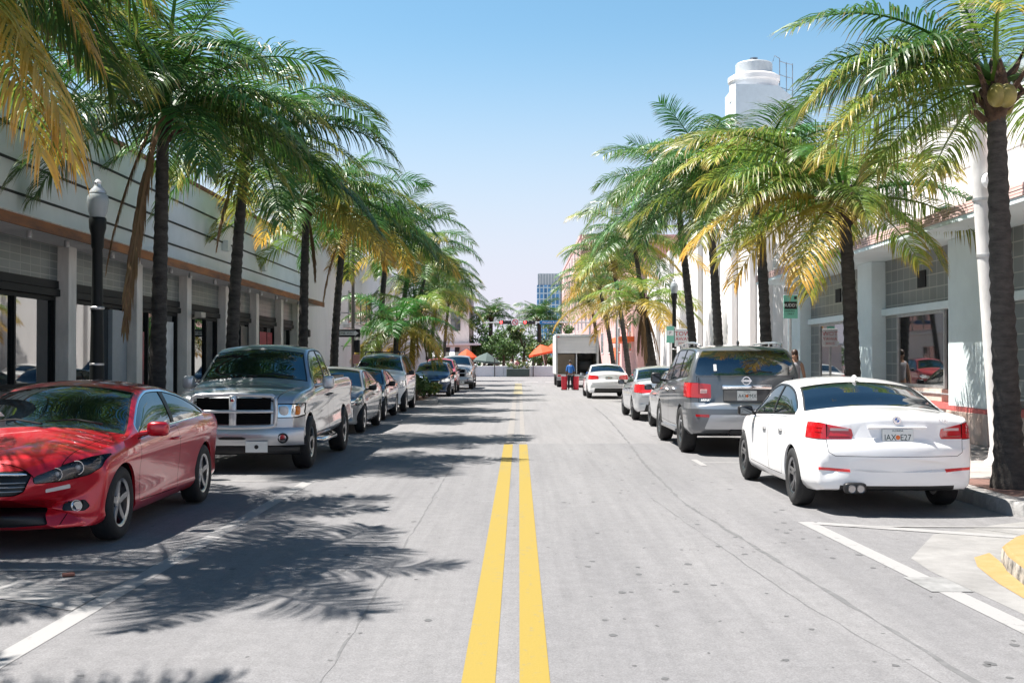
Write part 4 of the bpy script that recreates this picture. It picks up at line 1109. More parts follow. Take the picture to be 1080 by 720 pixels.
def palm(base, crown, r, label, n=20, seed=1, kinds='ggggm', lower='mmy', ln=2.9, extra=(), skirt=0, emax=80, group='coconut palms along the pavements', dense=1, gapaz=None, emin=-18, coco=0):
    rg = random.Random(seed); base = Vector(base); crown = Vector(crown); H = crown.z-base.z
    root = empty('palm_tree', base, 0, label, 'palm tree', group)
    loc = crown-base; mid = Vector((loc.x*.25+rg.uniform(-.12, .12), loc.y*.3+rg.uniform(-.12, .12), H*.5))
    bm = bmesh.new(); N = int(H/.085); prev = None; nn = 14
    for k in range(N+1):
        t = k/N; c = mid*2*t*(1-t)+loc*t*t
        rad = r*(1.0-.38*t+.55*math.exp(-t*H/.28))*(1+(.075 if k % 2 else -.03)+rg.uniform(-.012, .012))
        ring = [bm.verts.new(c+Vector((math.cos(2*math.pi*i/nn)*rad*rg.uniform(.97, 1.03), math.sin(2*math.pi*i/nn)*rad, 0))) for i in range(nn)]
        if prev:
            for i in range(nn): bm.faces.new((prev[i], prev[(i+1) % nn], ring[(i+1) % nn], ring[i]))
        prev = ring
    bm.faces.new(prev)
    obj('trunk', bm, bark, root, True, 60)
    cb = bmesh.new(); lathe(cb, [(r*.62, -.45), (r*.85, -.3), (r*.95, -.08), (r*.8, .1), (r*.4, .3), (0, .36)], loc, n=12)
    for k in range(16):
        a = rg.uniform(0, 6.28); z0 = rg.uniform(-.45, .1); d = Vector((math.cos(a), math.sin(a), 0))
        tube(cb, [loc+d*r*.7+Vector((0, 0, z0)), loc+d*(r*1.1+.05)+Vector((0, 0, z0+.12)), loc+d*(r*1.3+rg.uniform(.05, .2))+Vector((0, 0, z0+rg.uniform(-.1, .4)))], [.05, .04, .02], 5)
    bmesh.ops.recalc_face_normals(cb, faces=cb.faces)
    obj('crown_base', cb, fibre, root, True, 60)
    hub = bpy.data.objects.new('crown', bpy.data.meshes.new('crown')); 
    bm = bmesh.new(); lathe(bm, [(r*.4, 0), (r*.3, .3), (.02, .75), (0, .8)], n=8); bm.to_mesh(hub.data); bm.free(); hub.data.materials.append(LG)
    COL.objects.link(hub); hub.parent = root; hub.location = loc
    ga = 137.5
    for k in range(n):
        t = (k+.5)/n; e = emax-(emax-emin)*t**.85+rg.uniform(-6, 6); az = (k*ga+seed*41) % 360
        if gapaz and any(a0 <= az <= a1 for a0, a1 in gapaz): continue
        kd = rg.choice(lower) if e < 5 else rg.choice(kinds)
        frond(hub, az, e, ln*rg.uniform(.85, 1.1)*(.8 if e > 65 else 1), kd, None, rg, rg.uniform(-14, 14), .12*(1-t), dense)
    for q in extra: frond(hub, *q[:4], rg=rg, dense=dense, roll=q[4] if len(q) > 4 else 0, seed=q[5] if len(q) > 5 else None)
    for k in range(skirt): frond(hub, rg.uniform(0, 360), -65, ln*rg.uniform(.55, .8), 'd', None, rg, 0, -.3, dense)
    if coco:
        for k in range(coco):
            a = rg.uniform(0, 6.28); obj('coconut', BL((.28*math.cos(a), .28*math.sin(a), -.12+rg.uniform(-.1, .1)), (.11, .11, .14), 1, 1, 10, 8), mk("coconut husk", (.20, .17, .04), .5, var=.3), hub, True)
    return root
def leaf_cloud(bm, c, rad, n, size, rg, m=0, hollow=.35):
    for k in range(n):
        while True:
            p = Vector((rg.uniform(-1, 1), rg.uniform(-1, 1), rg.uniform(-1, 1)))
            if hollow < p.length < 1: break
        q = Vector(c)+Vector((p.x*rad[0], p.y*rad[1], p.z*rad[2])); s = size*rg.uniform(.6, 1.3)
        nn = (p*.6+Vector((rg.gauss(0, .5), rg.gauss(0, .5), rg.gauss(.3, .5)))).normalized(); d, u, v = frame(nn)
        a = rg.uniform(0, 6.28); u2 = u*math.cos(a)+v*math.sin(a); v2 = d.cross(u2)
        f = bm.faces.new([bm.verts.new(q-u2*s), bm.verts.new(q-v2*s*.45+d*s*.08), bm.verts.new(q+u2*s), bm.verts.new(q+v2*s*.45+d*s*.08)])
        f.material_index = m if not isinstance(m, (list, tuple)) else rg.choice(m)
leafA = mk("leaf dark", (.055, .115, .03), .5, var=.4, scale=1.2, transl=.25, objrand=.25)
leafB = mk("leaf light", (.10, .18, .045), .5, var=.4, scale=1.2, transl=.3, objrand=.25)
leafC = mk("leaf yellow green", (.16, .17, .03), .5, var=.3, scale=1.2, transl=.3)
def broad_tree(x, y, h, rad, label, seed, n=1100, leaf=.22, trunk=.16, group='broadleaf trees beyond the barrier', mi=(0, 0, 1)):
    rg = random.Random(seed); root = empty('broadleaf_tree', (x, y, 0), 0, label, 'tree', group)
    t = bmesh.new(); top = Vector((rg.uniform(-.3, .3), 0, h*.55))
    tube(t, [(0, 0, -.1), (top.x*.4, 0, h*.3), top], [trunk*1.4, trunk, trunk*.7], 10)
    c = bmesh.new(); L = max(5, int(rad*3.2))
    for k in range(L):
        a = 6.28*k/L+rg.uniform(-.4, .4); rr = rad*rg.uniform(.25, .72); zc = h*rg.uniform(.36, .9)
        lobe = Vector((math.cos(a)*rr, math.sin(a)*rr, zc)); lr = rad*rg.uniform(.32, .52)
        tube(t, [top*.75, (top*.5+lobe*.5), lobe], [trunk*.5, trunk*.32, .02], 6)
        leaf_cloud(c, lobe, (lr, lr, lr*.75), n//L, leaf, rg, mi)
    obj('trunk', t, bark2, root, True, 60); obj('crown', c, [leafA, leafB, leafC], root)
    return root
def shrub(x, y, h, rad, label, seed, n=500, leaf=.07, mi=(0, 1), group='shrubs in the planting bed'):
    rg = random.Random(seed); root = empty('shrub', (x, y, .15), 0, label, 'shrub', group)
    t = bmesh.new(); c = bmesh.new()
    for k in range(7):
        a = 6.28*k/7+rg.uniform(-.3, .3); p = Vector((math.cos(a)*rad*.6, math.sin(a)*rad*.6, h*rg.uniform(.4, .8)))
        tube(t, [(0, 0, 0), p*.5+Vector((0, 0, .05)), p], [.02, .015, .006], 5)
        leaf_cloud(c, p, (rad*.5, rad*.5, h*.3), n//7, leaf, rg, mi, .1)
    obj('stems', t, bark2, root); obj('foliage', c, [leafA, leafB, leafC], root); return root
# ------------------------------------------------------------------ ground, road, pavements
conc = mk("pavement concrete", (.30, .27, .26), .85, var=.14, scale=3, bump=.15, bscale=60)
kerbm = mk("kerb concrete", (.27, .265, .26), .85, var=.28, scale=6, bump=.25, bscale=40)
gutterm = mk("gutter concrete", (.212, .207, .203), .85, var=.22, scale=2.2, bump=.2, bscale=50)
yellowkerb = mk("worn yellow kerb paint", (.33, .225, .10), .7, col2=(.30, .185, .06), scale=6, bump=.2)
tarstain = mk("chipped kerb face", (.42, .38, .33), .85, col2=(.03, .03, .03), scale=9, bump=.3)
pinkpave = mk("pink pavement", (.33, .26, .26), .85, var=.1, scale=4, bump=.15, bscale=70)
darkbrick = grid_mat("dark pavement brick", (.16, .085, .07), (.08, .06, .05), .22, .11, .1, .85, 'XY')
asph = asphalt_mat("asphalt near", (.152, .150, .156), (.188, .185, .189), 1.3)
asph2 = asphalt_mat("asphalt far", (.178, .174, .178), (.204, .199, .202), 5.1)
ground = sheet('ground', [(-400, -60), (400, -60), (400, 2500), (-400, 2500)], -.03, mk("distant ground", (.3, .28, .25), .95, var=.15, scale=.1))
def roadsheet(name, x0, x1, y0, y1, z, m, wob=False):
    bm = bmesh.new(); rg = random.Random(4)
    N = 24
    far = [(x1-(x1-x0)*k/N, y1+(rg.uniform(-.12, .12) if wob else 0)) for k in range(N+1)]
    f = bm.faces.new([bm.verts.new((x, y, z)) for x, y in [(x0, y0), (x1, y0)]+far]); bm.normal_update()
    if f.normal.z < 0: f.normal_flip()
    return tag(obj(name, bm, m), kind='structure')
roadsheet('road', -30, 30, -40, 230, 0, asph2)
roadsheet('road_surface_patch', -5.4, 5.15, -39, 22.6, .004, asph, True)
def kerbline(name, pts, mat, w_=.16, h=.15, z0=-.01, closed=False):
    """kerb stones along a polyline; the pavement lies to its left"""
    bm = bmesh.new(); n = len(pts); prev = None
    for i, p in enumerate(pts):
        p = Vector(p); a = Vector(pts[i-1]) if (i or closed) else p; b = Vector(pts[(i+1) % n]) if (i < n-1 or closed) else p
        e1 = (p-a).normalized() if (p-a).length > 1e-6 else (b-p).normalized(); e2 = (b-p).normalized() if (b-p).length > 1e-6 else e1
        m_ = Vector((-(e1+e2).y, (e1+e2).x)).normalized(); k = 1/max(.5, m_.dot(Vector((-e1.y, e1.x))))
        q = []
        for d, z in ((-.012, z0), (0, h-.03), (.03, h), (w_, h), (w_, z0)):
            v = p+m_*d*k; q.append(bm.verts.new((v.x, v.y, z)))
        if prev:
            for j in range(4):
                f = bm.faces.new((prev[j], prev[j+1], q[j+1], q[j])); f.material_index = 1 if j == 0 and isinstance(mat, list) else 0
        prev = q
    bmesh.ops.recalc_face_normals(bm, faces=bm.faces)
    return tag(obj(name, bm, mat, None, True, 40), kind='structure')
def arc(cx, cy, r, a0, a1, n=8): return [(cx+r*math.cos(R(a0+(a1-a0)*k/n)), cy+r*math.sin(R(a0+(a1-a0)*k/n))) for k in range(n+1)]
def slab(name, poly, z, mat):
    bm = bmesh.new(); prism(bm, poly, -.012, z, 0); return tag(obj(name, bm, mat), kind='structure')
# right pavement (ends in a rounded nose by the white sedan), drain channel, then the painted corner
XK = 5.18
nose = arc(6.0, 12.45, .82, 270, 180, 8)          # from the nose bottom round to the street kerb
rk = [(9.5, 11.63), (6.4, 11.63)]+nose+[(XK, 14), (XK, 40), (XK, 75), (XK, 108)]
kerbline('kerb', rk[::-1], kerbm)
inner = [(9.5, 11.78), (6.4, 11.78)]+arc(6.0, 12.45, .67, 270, 180, 8)+[(XK+.15, 14), (XK+.15, 108), (13, 108), (13, 11.78)]
slab('sidewalk', inner, .148, conc)
ic = [(3.52, -3), (3.52, 7.6), (3.60, 8.4)]+[(3.72, 9.0), (3.86, 9.45), (4.10, 9.82), (4.4, 10.15), (4.9, 10.55), (5.6, 10.85), (6.4, 10.95), (9.5, 10.95)]
ic = [(x+.08 if x < 6 else x, y) for x, y in ic]
kerbline('kerb', ic[::-1], [yellowkerb, tarstain], .30)
slab('sidewalk', [(x+.28, y-.0) if x < 3.9 else (x+.17, y-.24) for x, y in ic[:-1]]+[(9.5, 10.70), (9.5, -3)], .147, pinkpave)
sheet('gutter', [(3.30, -3), (3.26, 7.5), (3.2, 9.0), (3.25, 9.6), (3.9, 10.9), (4.7, 11.5), (5.2, 11.8), (9.5, 11.7), (9.5, 10.9), (3.5, -3)], .006, gutterm)
sheet('yellow_paint', [(3.42, 5), (3.44, 7.6), (3.52, 8.5), (3.64, 9.2), (3.78, 9.62), (4.0, 9.85), (3.7, 8.4), (3.62, 7.0), (3.62, 5)], .009, yellowkerb)
sheet('brick_paving', [(5.42, 12.7), (8.1, 12.7), (8.1, 14.6), (5.42, 14.6)], .153, darkbrick)
sheet('brick_paving', [(5.36, 15.5), (6.2, 15.5), (6.2, 108), (5.36, 108)], .152, mk("pale pavers", (.43, .35, .32), .85, var=.15, scale=5))
# left pavement with its planted build-out
XL = -5.55
lk = [(XL, 108), (XL, 49.5)]+[(-5.3, 48.6), (-4.0, 47.6), (-3.3, 46.9)]+arc(-3.6, 42.6, .55, 0, -90, 5)+[(-4.3, 41.8), (-5.2, 41.0), (XL, 40.4), (XL, 8.6), (-5.0, 7.6), (-4.7, 6.6), (-4.7, -10)]
kerbline('kerb', lk[::-1], kerbm)
slab('sidewalk', [(x-.15, y) for x, y in lk]+[(-14, -10), (-14, 108)], .148, conc)
sheet('planting_bed', [(-3.55, 42.6), (-3.6, 46.6), (-5.2, 47.8), (-6.2, 47.8), (-6.2, 41.6), (-4.2, 42.0)], .156, mk("bed soil", (.16, .09, .06), .95, var=.4, scale=6, bump=.5))
# ---- painted markings
wpaint = worn_paint("white road paint", (.265, .26, .26), (.18, .178, .18), .45, 14)
ypaint = worn_paint("yellow road paint", (.255, .182, .026), (.19, .16, .08), .38, 18)
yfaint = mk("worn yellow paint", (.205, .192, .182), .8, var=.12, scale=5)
wfaint = mk("worn white paint", (.235, .23, .23), .8, var=.2, scale=4)
def mark(poly, m, z=.0068): return sheet('road_marking', poly, z, m)
def line(x0, y0, x1, y1, w_, m, z=.0068):
    d = Vector((x1-x0, y1-y0)).normalized(); n = Vector((-d.y, d.x))*w_/2
    return mark([(x0-n.x, y0-n.y), (x1-n.x, y1-n.y), (x1+n.x, y1+n.y), (x0+n.x, y0+n.y)], m, z)
for xa, xb in ((-.295, -.122), (.002, .158)): mark([(xa, -3), (xb, -3), (xb, 22.4), (xa, 22.4)], ypaint)
mark([(-.27, 55), (.17, 55), (.17, 79), (-.27, 79)], mk("mid yellow paint", (.25, .215, .13), .7, var=.1))
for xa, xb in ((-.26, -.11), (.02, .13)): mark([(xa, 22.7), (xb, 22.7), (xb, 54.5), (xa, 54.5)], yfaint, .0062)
line(-2.84, -3, -2.84, 15.6, .155, wpaint)
line(-2.92, 9.0, -5.2, 9.0, .09, wpaint, .0088)
mark([(-2.93, 8.0), (-2.93, 7.55), (-4.55, 8.5), (-4.55, 8.85), (-3.9, 8.78)], wfaint, .0088)
line(2.90, 11.72, 3.12, 6.6, .16, wpaint, .0078)
line(3.12, 6.6, 3.2, -3, .16, wpaint, .0078)
line(2.98, 11.62, 4.60, 10.72, .17, wpaint, .0096)
line(3.25, 11.40, 4.95, 11.35, .08, wfaint, .0112)
line(2.87, 18.45, 4.9, 18.45, .10, wpaint); line(2.87, 25.05, 4.9, 25.05, .10, wpaint); line(2.87, 17.9, 2.87, 19.0, .1, wpaint, .0088)
line(-2.9, 15.6, -5.2, 15.6, .10, wpaint, .0088); line(-2.9, 22.9, -5.2, 22.9, .10, wpaint, .0088)
for x in (-3.6, -2.1, -.6, .9, 2.4): mark([(x-.5, 83), (x+.5, 83), (x+.5, 85), (x-.5, 85)], wpaint)
# utility patch cut into the asphalt edge near the painted line and a saw-cut line
mark([(2.92, 8.2), (3.22, 8.2), (3.2, 8.75), (2.9, 8.75)], mk("dark patch", (.2, .2, .2), .8, var=.3), .0098)
def crack(name, pts, w_=.009, z=.0056):
    bm = bmesh.new(); rg = random.Random(len(pts)); prev = None
    P = []
    for (x0, y0), (x1, y1) in zip(pts, pts[1:]):
        n = max(2, int(math.hypot(x1-x0, y1-y0)/.25))
        P += [(x0+(x1-x0)*k/n+rg.uniform(-.012, .012), y0+(y1-y0)*k/n) for k in range(n)]
    for x, y in P:
        ww = w_*rg.choice((.15, .4, .7, 1., 1.2)); q = (bm.verts.new((x-ww, y, z)), bm.verts.new((x+ww, y, z)))
        if prev: bm.faces.new((prev[0], prev[1], q[1], q[0]))
        prev = q
    return tag(obj(name, bm, mk("sealed crack", (.115, .115, .118), .85, var=.25, scale=9)), kind='structure')
crack('road_crack', [(2.38, 5.2), (2.3, 6.5), (2.08, 10), (1.89, 13.3), (1.97, 18), (2.15, 22.4)], .022)
crack('road_crack', [(2.17, 22.7), (2.5, 33), (2.6, 40)], .02, .0042)
crack('road_crack', [(-1.0, 4.5), (-1.02, 12), (-1.05, 22)], .008)
crack('road_crack', [(2.2, 5.5), (1.9, 8), (1.55, 14)], .006)
for q in (((3.3, 7.6), (3.62, 7.5)), ((3.24, 9.3), (3.8, 9.5)), ((3.5, 10.3), (4.3, 10.1)), ((4.4, 11.3), (4.9, 10.6)), ((5.6, 11.7), (5.6, 10.95))): crack('gutter_joint', list(q), .010, .0075)
rg = random.Random(8)
bm = bmesh.new()
for k in range(150):     # flattened gum and oil spots
    x, y = rg.uniform(.5, 2.9), 5+rg.random()**1.7*16
    if rg.random() < .3: x = rg.uniform(-2.6, -.4)
    r_ = rg.uniform(.008, .03); n = 7; ph = rg.random()
    bm.faces.new([bm.verts.new((x+r_*rg.uniform(.6, 1.5)*math.cos(6.28*(k2/n+ph)), y+r_*1.6*rg.uniform(.6, 1.2)*math.sin(6.28*(k2/n+ph)),   .0058)) for k2 in range(n)])
bmesh.ops.recalc_face_normals(bm, faces=bm.faces)
tag(obj('road_stains', bm, mk("gum stain", (.085, .085, .088), .8)), kind='stuff')

# ------------------------------------------------------------------ buildings
stucco = mk("pale grey stucco", (.76, .785, .80), .85, var=.07, scale=.8, bump=.08, bscale=50)
whitew = mk("white stucco", (.74, .715, .71), .8, var=.07, scale=.9, stretch=(1, 1, .4), bump=.08, bscale=50)
mint = mk("pale mint stucco", (.72, .82, .84), .8, var=.06, scale=1.2, bump=.08, bscale=50)
soffit = mk("soffit plaster", (.72, .69, .68), .85, var=.1, scale=2)
rust = mk("weathered orange fascia", (.42, .17, .06), .8, col2=(.10, .06, .05), scale=1.6, bump=.3, stretch=(1, .35, 2))
pinkfas = mk("pink ribbed fascia", (.66, .47, .44), .75, var=.15, scale=4)
marble = mk("streaked pilaster stone", (.72, .69, .65), .6, var=.18, scale=2.5, stretch=(1, 1, .3))
tileg = grid_mat("grey glass blocks", (.13, .15, .15), (.28, .30, .29), .42, .14, .12, .35)
tileb = grid_mat("dark ribbed tile", (.07, .08, .085), (.02, .02, .02), .10, .6, .14, .4)
blockR = grid_mat("grimy glass blocks", (.17, .185, .18), (.40, .39, .36), .40, .26, .09, .3)
redstripe = mk("red stripe paint", (.55, .13, .12), .7, var=.15, scale=4)
basep = mk("stained base stucco", (.66, .54, .48), .85, var=.16, scale=1.6, col2=(.48, .34, .28))
steel = mk("galvanised steel", (.50, .50, .50), .45, .7, var=.15, scale=6)
dframe = mk("dark bronze frame", (.014, .015, .016), .6, .0, .2)
bluegray = mk("blue grey door", (.30, .34, .38), .5, var=.06)
conduit = mk("weathered pole paint", (.60, .585, .57), .7, var=.16, scale=5, stretch=(1, 1, .4))
def part(name, a, m, parent, bv=0.):
    bm = BX(*a)
    if bv: bevel(bm, bv, 1)
    return obj(name, bm, m, parent)
# ---- left shop: facade plane x = -8.6, canopy edge -7.87
FX = -8.6
shop = empty('shop_building', (FX, 10, 0), 0, 'long grey shop building with black stripes, rusty orange canopy edge and dark shopfronts', 'building')
shop.location = (0, 0, 0)
YE = 46.5; PO = [6.2+3.95*k for k in range(11)]            # pilaster positions
PO = [21.98+3.9*k for k in range(-4, 7)]
w_ = bmesh.new(); box(w_, -20, FX-.02, 4, YE, 3.87, 6.25); box(w_, -20, FX-.45, 4, YE, .1, 3.86); obj('wall', w_, stucco, shop)
st = bmesh.new()
for z in (4.50, 5.05, 5.63): box(st, FX-.03, FX+.012, 4, YE-.01, z-.02, z+.02)
obj('black_stripes', st, mk("black groove", (.012, .012, .014), .7), shop)
part('parapet_cap', (FX-.3, FX+.06, 4, YE, 6.252, 6.33), mk("red brown coping", (.30, .11, .09), .8, var=.3), shop)
part('canopy', (FX-.44, -7.89, 4, YE-.1, 3.80, 3.868), soffit, shop)
part('canopy_edge', (-7.888, -7.85, 4, YE-.1, 3.76, 3.93), rust, shop)
part('canopy_flashing', (-7.90, -7.83, 4, YE-.1, 3.932, 3.95), mk("pale flashing", (.6, .55, .5), .6, var=.3), shop)
lm = bmesh.new(); box(lm, -8.35, -7.9, 4, YE-.1, 3.869, 3.92); obj('canopy_roof', lm, soffit, shop)
PO2 = PO+[44.6]
for y in PO2:
    o = part('pilaster', (FX-.25, FX+.06, y-.19, y+.19, .149, 3.798), marble, shop, .012)
    for dy in (1.0, 2.6):
        if y+dy < YE-1:
            o = obj('spotlight', LT([(.0,.05),(.045,.05),(.05,-.02),(.05,-.07),(.03,-.07)], (-8.15, y+dy, 3.74), n=12), steel, shop, True, 40)
rgw = random.Random(3)
poster_red = mk("red poster", (.5, .03, .05), .4, col2=(.08, .03, .05), scale=3); poster_w = mk("pale poster", (.62, .66, .68), .3, var=.2, scale=2)
for i, (ya, yb) in enumerate(zip(PO2, PO2[1:])):
    a, b = ya+.20, yb-.20
    if b-a < .5: continue
    part('glass_block_band', (FX-.40, FX-.16, a, b, 3.14, 3.797), tileg, shop)
    tb = bmesh.new(); box(tb, FX-.40, FX-.10, a, b, 2.84, 2.97); box(tb, FX-.40, FX-.13, a, b, 2.985, 3.135); obj('transom_band', tb, dframe, shop)
    full = i >= 5
    z0 = .30 if full else 1.14
    if not full: part('tiled_sill_wall', (FX-.40, FX-.14, a, b, .149, 1.10), tileb, shop)
    else: part('door_sill', (FX-.40, FX-.16, a, b, .149, .28), dframe, shop)
    n = 3 if full else 2
    door_bay = i in (5, 8)
    fr = bmesh.new(); xs0, xs1 = FX-.30, FX-.19
    box(fr, xs0, xs1, a, a+.07, z0, 2.835); box(fr, xs0, xs1, b-.07, b, z0, 2.835); box(fr, xs0, xs1, a+.07, b-.07, z0, z0+.08); box(fr, xs0, xs1, a+.07, b-.07, 2.76, 2.835)
    for k in range(1, n): y = a+(b-a)*k/n; box(fr, xs0, xs1, y-.035, y+.035, z0+.08, 2.76)
    f = obj('window', fr, dframe, shop)
    pn = bmesh.new(); box(pn, FX-.262, FX-.25, a+.06, b-.06, z0+.07, 2.77); obj('pane', pn, glass2, f)
    if i == 4: part('door_leaf', (FX-.245, FX-.15, b-.95, b-.02, .30, 2.72), bluegray, shop)
    if i == 5:
        part('poster', (FX-.248, FX-.235, a+.25, a+1.0, .9, 2.3), poster_red, f); part('poster', (FX-.248, FX-.235, b-1.0, b-.2, .5, 2.6), poster_w, f)
    if i == 6: part('poster', (FX-.248, FX-.235, a+.15, a+.5, .8, 2.5), poster_w, f)
    if i == 8: part('roller_shutter', (FX-.248, FX-.2, a+.3, b-.3, .4, 2.6), mk("red shutter", (.30, .012, .03), .6, var=.2, stretch=(1,1,8)), f)
    if i == 7: part('door_leaf', (FX-.246, FX-.15, b-1.2, b-.3, .3, 2.7), mk("dark door", (.03,.035,.04), .4), shop)
cc = bmesh.new(); tube(cc, [(FX+.06, 30.05, 2.72), (FX+.30, 30.0, 2.78)], .025, 8); box(cc, FX+.2, FX+.38, 29.75, 30.15, 2.74, 2.88)
obj('security_camera', bevel(cc, .015, 1), mk("beige plastic", (.5,.46,.4), .5), shop)
for y, z in ((33.3, 4.8), (38.2, 4.6)): obj('wall_box', bevel(BX(FX-.02, FX+.16, y, y+.35, z, z+.3), .01, 1), stucco, shop)
obj('wall_lantern', bevel(BX(FX, FX+.2, 46.15, 46.4, 2.55, 2.85), .03, 1), black, shop)
# ---- left white two-storey block further on
bl = empty('white_building', (0,0,0), 0, 'white two storey block beyond the grey shop with dark strip windows', 'building')
w_ = bmesh.new(); box(w_, -20, FX+.05, YE+.02, 86, .1, 7.1); box(w_, -20.0, FX+.12, YE+.03, 86.05, 7.102, 7.3); obj('wall', w_, whitew, bl)
def win(parent, x, y0, y1, z0, z1, sg=1, n=2, fm=None, gm=None, dep=.1, name='window'):
    """window with frame on a wall x=const, sg = side the street is on"""
    fm = fm or steel; b = bmesh.new(); t = .06; a, c = (x, x+sg*.05)
    box(b, a, c, y0, y1, z0, z0+t); box(b, a, c, y0, y1, z1-t, z1); box(b, a, c, y0, y0+t, z0+t, z1-t); box(b, a, c, y1-t, y1, z0+t, z1-t)
    for k in range(1, n): y = y0+(y1-y0)*k/n; box(b, a, c, y-t/2, y+t/2, z0+t, z1-t)
    f = obj(name, b, fm, parent); p = bmesh.new(); box(p, x+sg*.004, x+sg*.02, y0+t*.5, y1-t*.5, z0+t*.5, z1-t*.5); obj('pane', p, gm or glass2, f); return f
for y0, y1 in ((57.5, 66.5), (70, 78), (80, 84.5)): win(bl, FX+.05, y0, y1, 3.45, 5.1, 1, 4)
for y0, y1 in ((60, 63.2), (64.5, 67), (70, 72), (75, 78)): win(bl, FX+.05, y0, y1, 1.1, 2.5, 1, 2)
part('ledge', (FX+.05, FX+.35, 56, 85, 3.22, 3.36), whitew, bl); part('parapet_vent', (FX+.06, FX+.7, 54, 55.2, 5.4, 6.2), black, bl)
rr = bmesh.new()
for z in (2.3, 3.1, 3.9, 4.7): tube(rr, [(FX+.05, 55.3, z), (FX+.4, 55.3, z), (FX+.4, 56, z), (FX+.05, 56, z)], .02, 6)
obj('wall_rungs', rr, steel, bl)
# ---- right: low white building with glass-block bays, x = 8.2
RX = 8.2
rb = empty('corner_building', (0,0,0), 0, 'low white building with grimy glass block bays, pink ribbed ledge and red stripe', 'building')
w_ = bmesh.new(); box(w_, RX, 22, 3, 34.7, 4.17, 6.35); box(w_, RX+.45, 22, 3, 34.7, .1, 4.165); obj('wall', w_, whitew, rb)
gv = bmesh.new()
for z in (5.16, 5.75): box(gv, RX-.006, RX+.01, 3, 34.6, z-.012, z+.012)
obj('wall_grooves', gv, mk("joint grey", (.42,.40,.40), .8), rb)
part('roof_coping', (RX-.09, 22, 3, 34.75, 6.352, 6.48), mk("grey coping", (.36,.40,.41), .8), rb)
led = bmesh.new(); box(led, 7.16, RX+.44, 3, 34.8, 3.90, 3.98); obj('ledge', led, mint, rb)
led = bmesh.new()
for k in range(4): box(led, 7.14+.006*(k % 2), 7.24, 2.99, 34.81, 3.985+.048*k, 4.022+.048*k)
box(led, 7.20, RX-.003, 3.0, 34.7, 3.982, 4.16); obj('ribbed_fascia', led, pinkfas, rb)
PIL = [(14.0, 15.0), (19.9, 21.75), (26.45, 27.55), (33.2, 34.7)]; PIL = [(8.0, 9.2)]+PIL
for a, b in PIL:
    part('pillar', (RX-.12, RX+.44, a, b, .78, 3.898), mint, rb, .015)
    part('pillar_base', (RX-.16, RX+.44, a-.02, b+.02, .149, .70), basep, rb, .01)
    part('red_stripe', (RX-.14, RX+.44, a-.01, b+.01, .702, .778), redstripe, rb)
for (a0, a), (b, b1) in zip(PIL, PIL[1:]):
    a, b = a+.02, b-.02
    part('base_wall', (RX+.02, RX+.43, a, b, .149, .70), basep, rb); part('red_stripe', (RX-.01, RX+.43, a, b, .702, .82), redstripe, rb)
    part('glass_block_panel', (RX+.20, RX+.42, a, b, 2.80, 3.895), blockR, rb)
    part('transom', (RX+.10, RX+.42, a, b, 2.64, 2.798), mint, rb, .01)
    wl = b-a; ga, gb_ = a+wl*.17, b-wl*.22
    part('glass_block_panel', (RX+.20, RX+.42, a, ga, .83, 2.638), blockR, rb); part('glass_block_panel', (RX+.20, RX+.42, gb_, b, .83, 2.638), blockR, rb)
    f = win(rb, RX+.16, ga, gb_, 1.08, 2.63, -1, 1 if wl > 4.5 else 2, steel, glass2, name='display_window')
    part('window_sill', (RX+.05, RX+.42, ga, gb_, .83, 1.07), basep, rb)
    h = bmesh.new(); tube(h, [(RX+.04, a+.2, .98), (RX+.04, b-.2, .98)], .02, 6)
    for y in (a+.2, (a+b)/2, b-.2): tube(h, [(RX+.04, y, .98), (RX+.22, y, .98)], .015, 6)
    obj('rail', h, steel, rb)
    part('vent', (RX+.17, RX+.21, (a+b)/2-.3, (a+b)/2+.15, 3.15, 3.5), dframe, rb)
# floodlights resting on the ledge
for y in (19.2, 20.7, 22.6):
    t = empty('floodlight', (7.62, y, 4.17), 0, {19.2: 'dark tubular floodlight on the pink ledge, closest to the camera', 20.7: 'dark tubular floodlight in the middle of the pink ledge', 22.6: 'dark tubular floodlight on the pink ledge, farthest from the camera'}[y], 'floodlight', 'floodlights on the pink ledge')
    obj('housing', TB([(0,-.32,.16),(0,-.28,.16),(0,.28,.16),(0,.32,.16)], [.05,.075,.075,.05], 12), darkalloy, t, True, 50)
    b = bmesh.new(); tube(b, [(0,-.18,0),(0,-.18,.1)], .02, 6); tube(b, [(0,.18,0),(0,.18,.1)], .02, 6); obj('bracket', b, black, t)
# ---- right: tall white theatre block
th = empty('white_theatre', (0,0,0), 0, 'tall white building with rounded columns and rooftop tank behind the palm row', 'building')
w_ = bmesh.new(); box(w_, 8.45, 22, 34.82, 76, .1, 7.6); obj('wall', w_, whitew, th)
for y0, y1 in ((38.2, 39.1), (41, 41.8), (44.5, 45.3), (48.5, 49.4), (53, 54), (58, 59), (63, 64), (69, 70)):
    b = bmesh.new(); box(b, 8.2, 8.449, y0, y1, .149, 7.598); obj('fin', bevel(b, .05, 3), whitew, th, True, 40)
obj('rounded_column', LT([(.62,.149),(.62,7.7),(.5,7.75),(0,7.75)], (8.62,36.3,0), n=36), whitew, th, True, 40)
obj('corner_drum', LT([(1.25,4.3),(1.25,7.0),(1.0,7.1),(0,7.1)], (9.75,33.55,0), n=40), mk("blue grey stucco", (.42,.52,.60), .75, var=.05), th, True, 40)
part('low_wall', (8.15, 8.45, 34.85, 35.6, .149, 4.0), whitew, th)
b = bmesh.new(); P = [(8.6,0),(11.3,0),(11.3,11.6),(10.8,12.0),(10.3,12.4),(9.4,12.46),(8.6,12.48)]
vs0 = [b.verts.new((x, 45.6, z+.1)) for x, z in P]; vs1 = [b.verts.new((x, 48.0, z+.1)) for x, z in P]
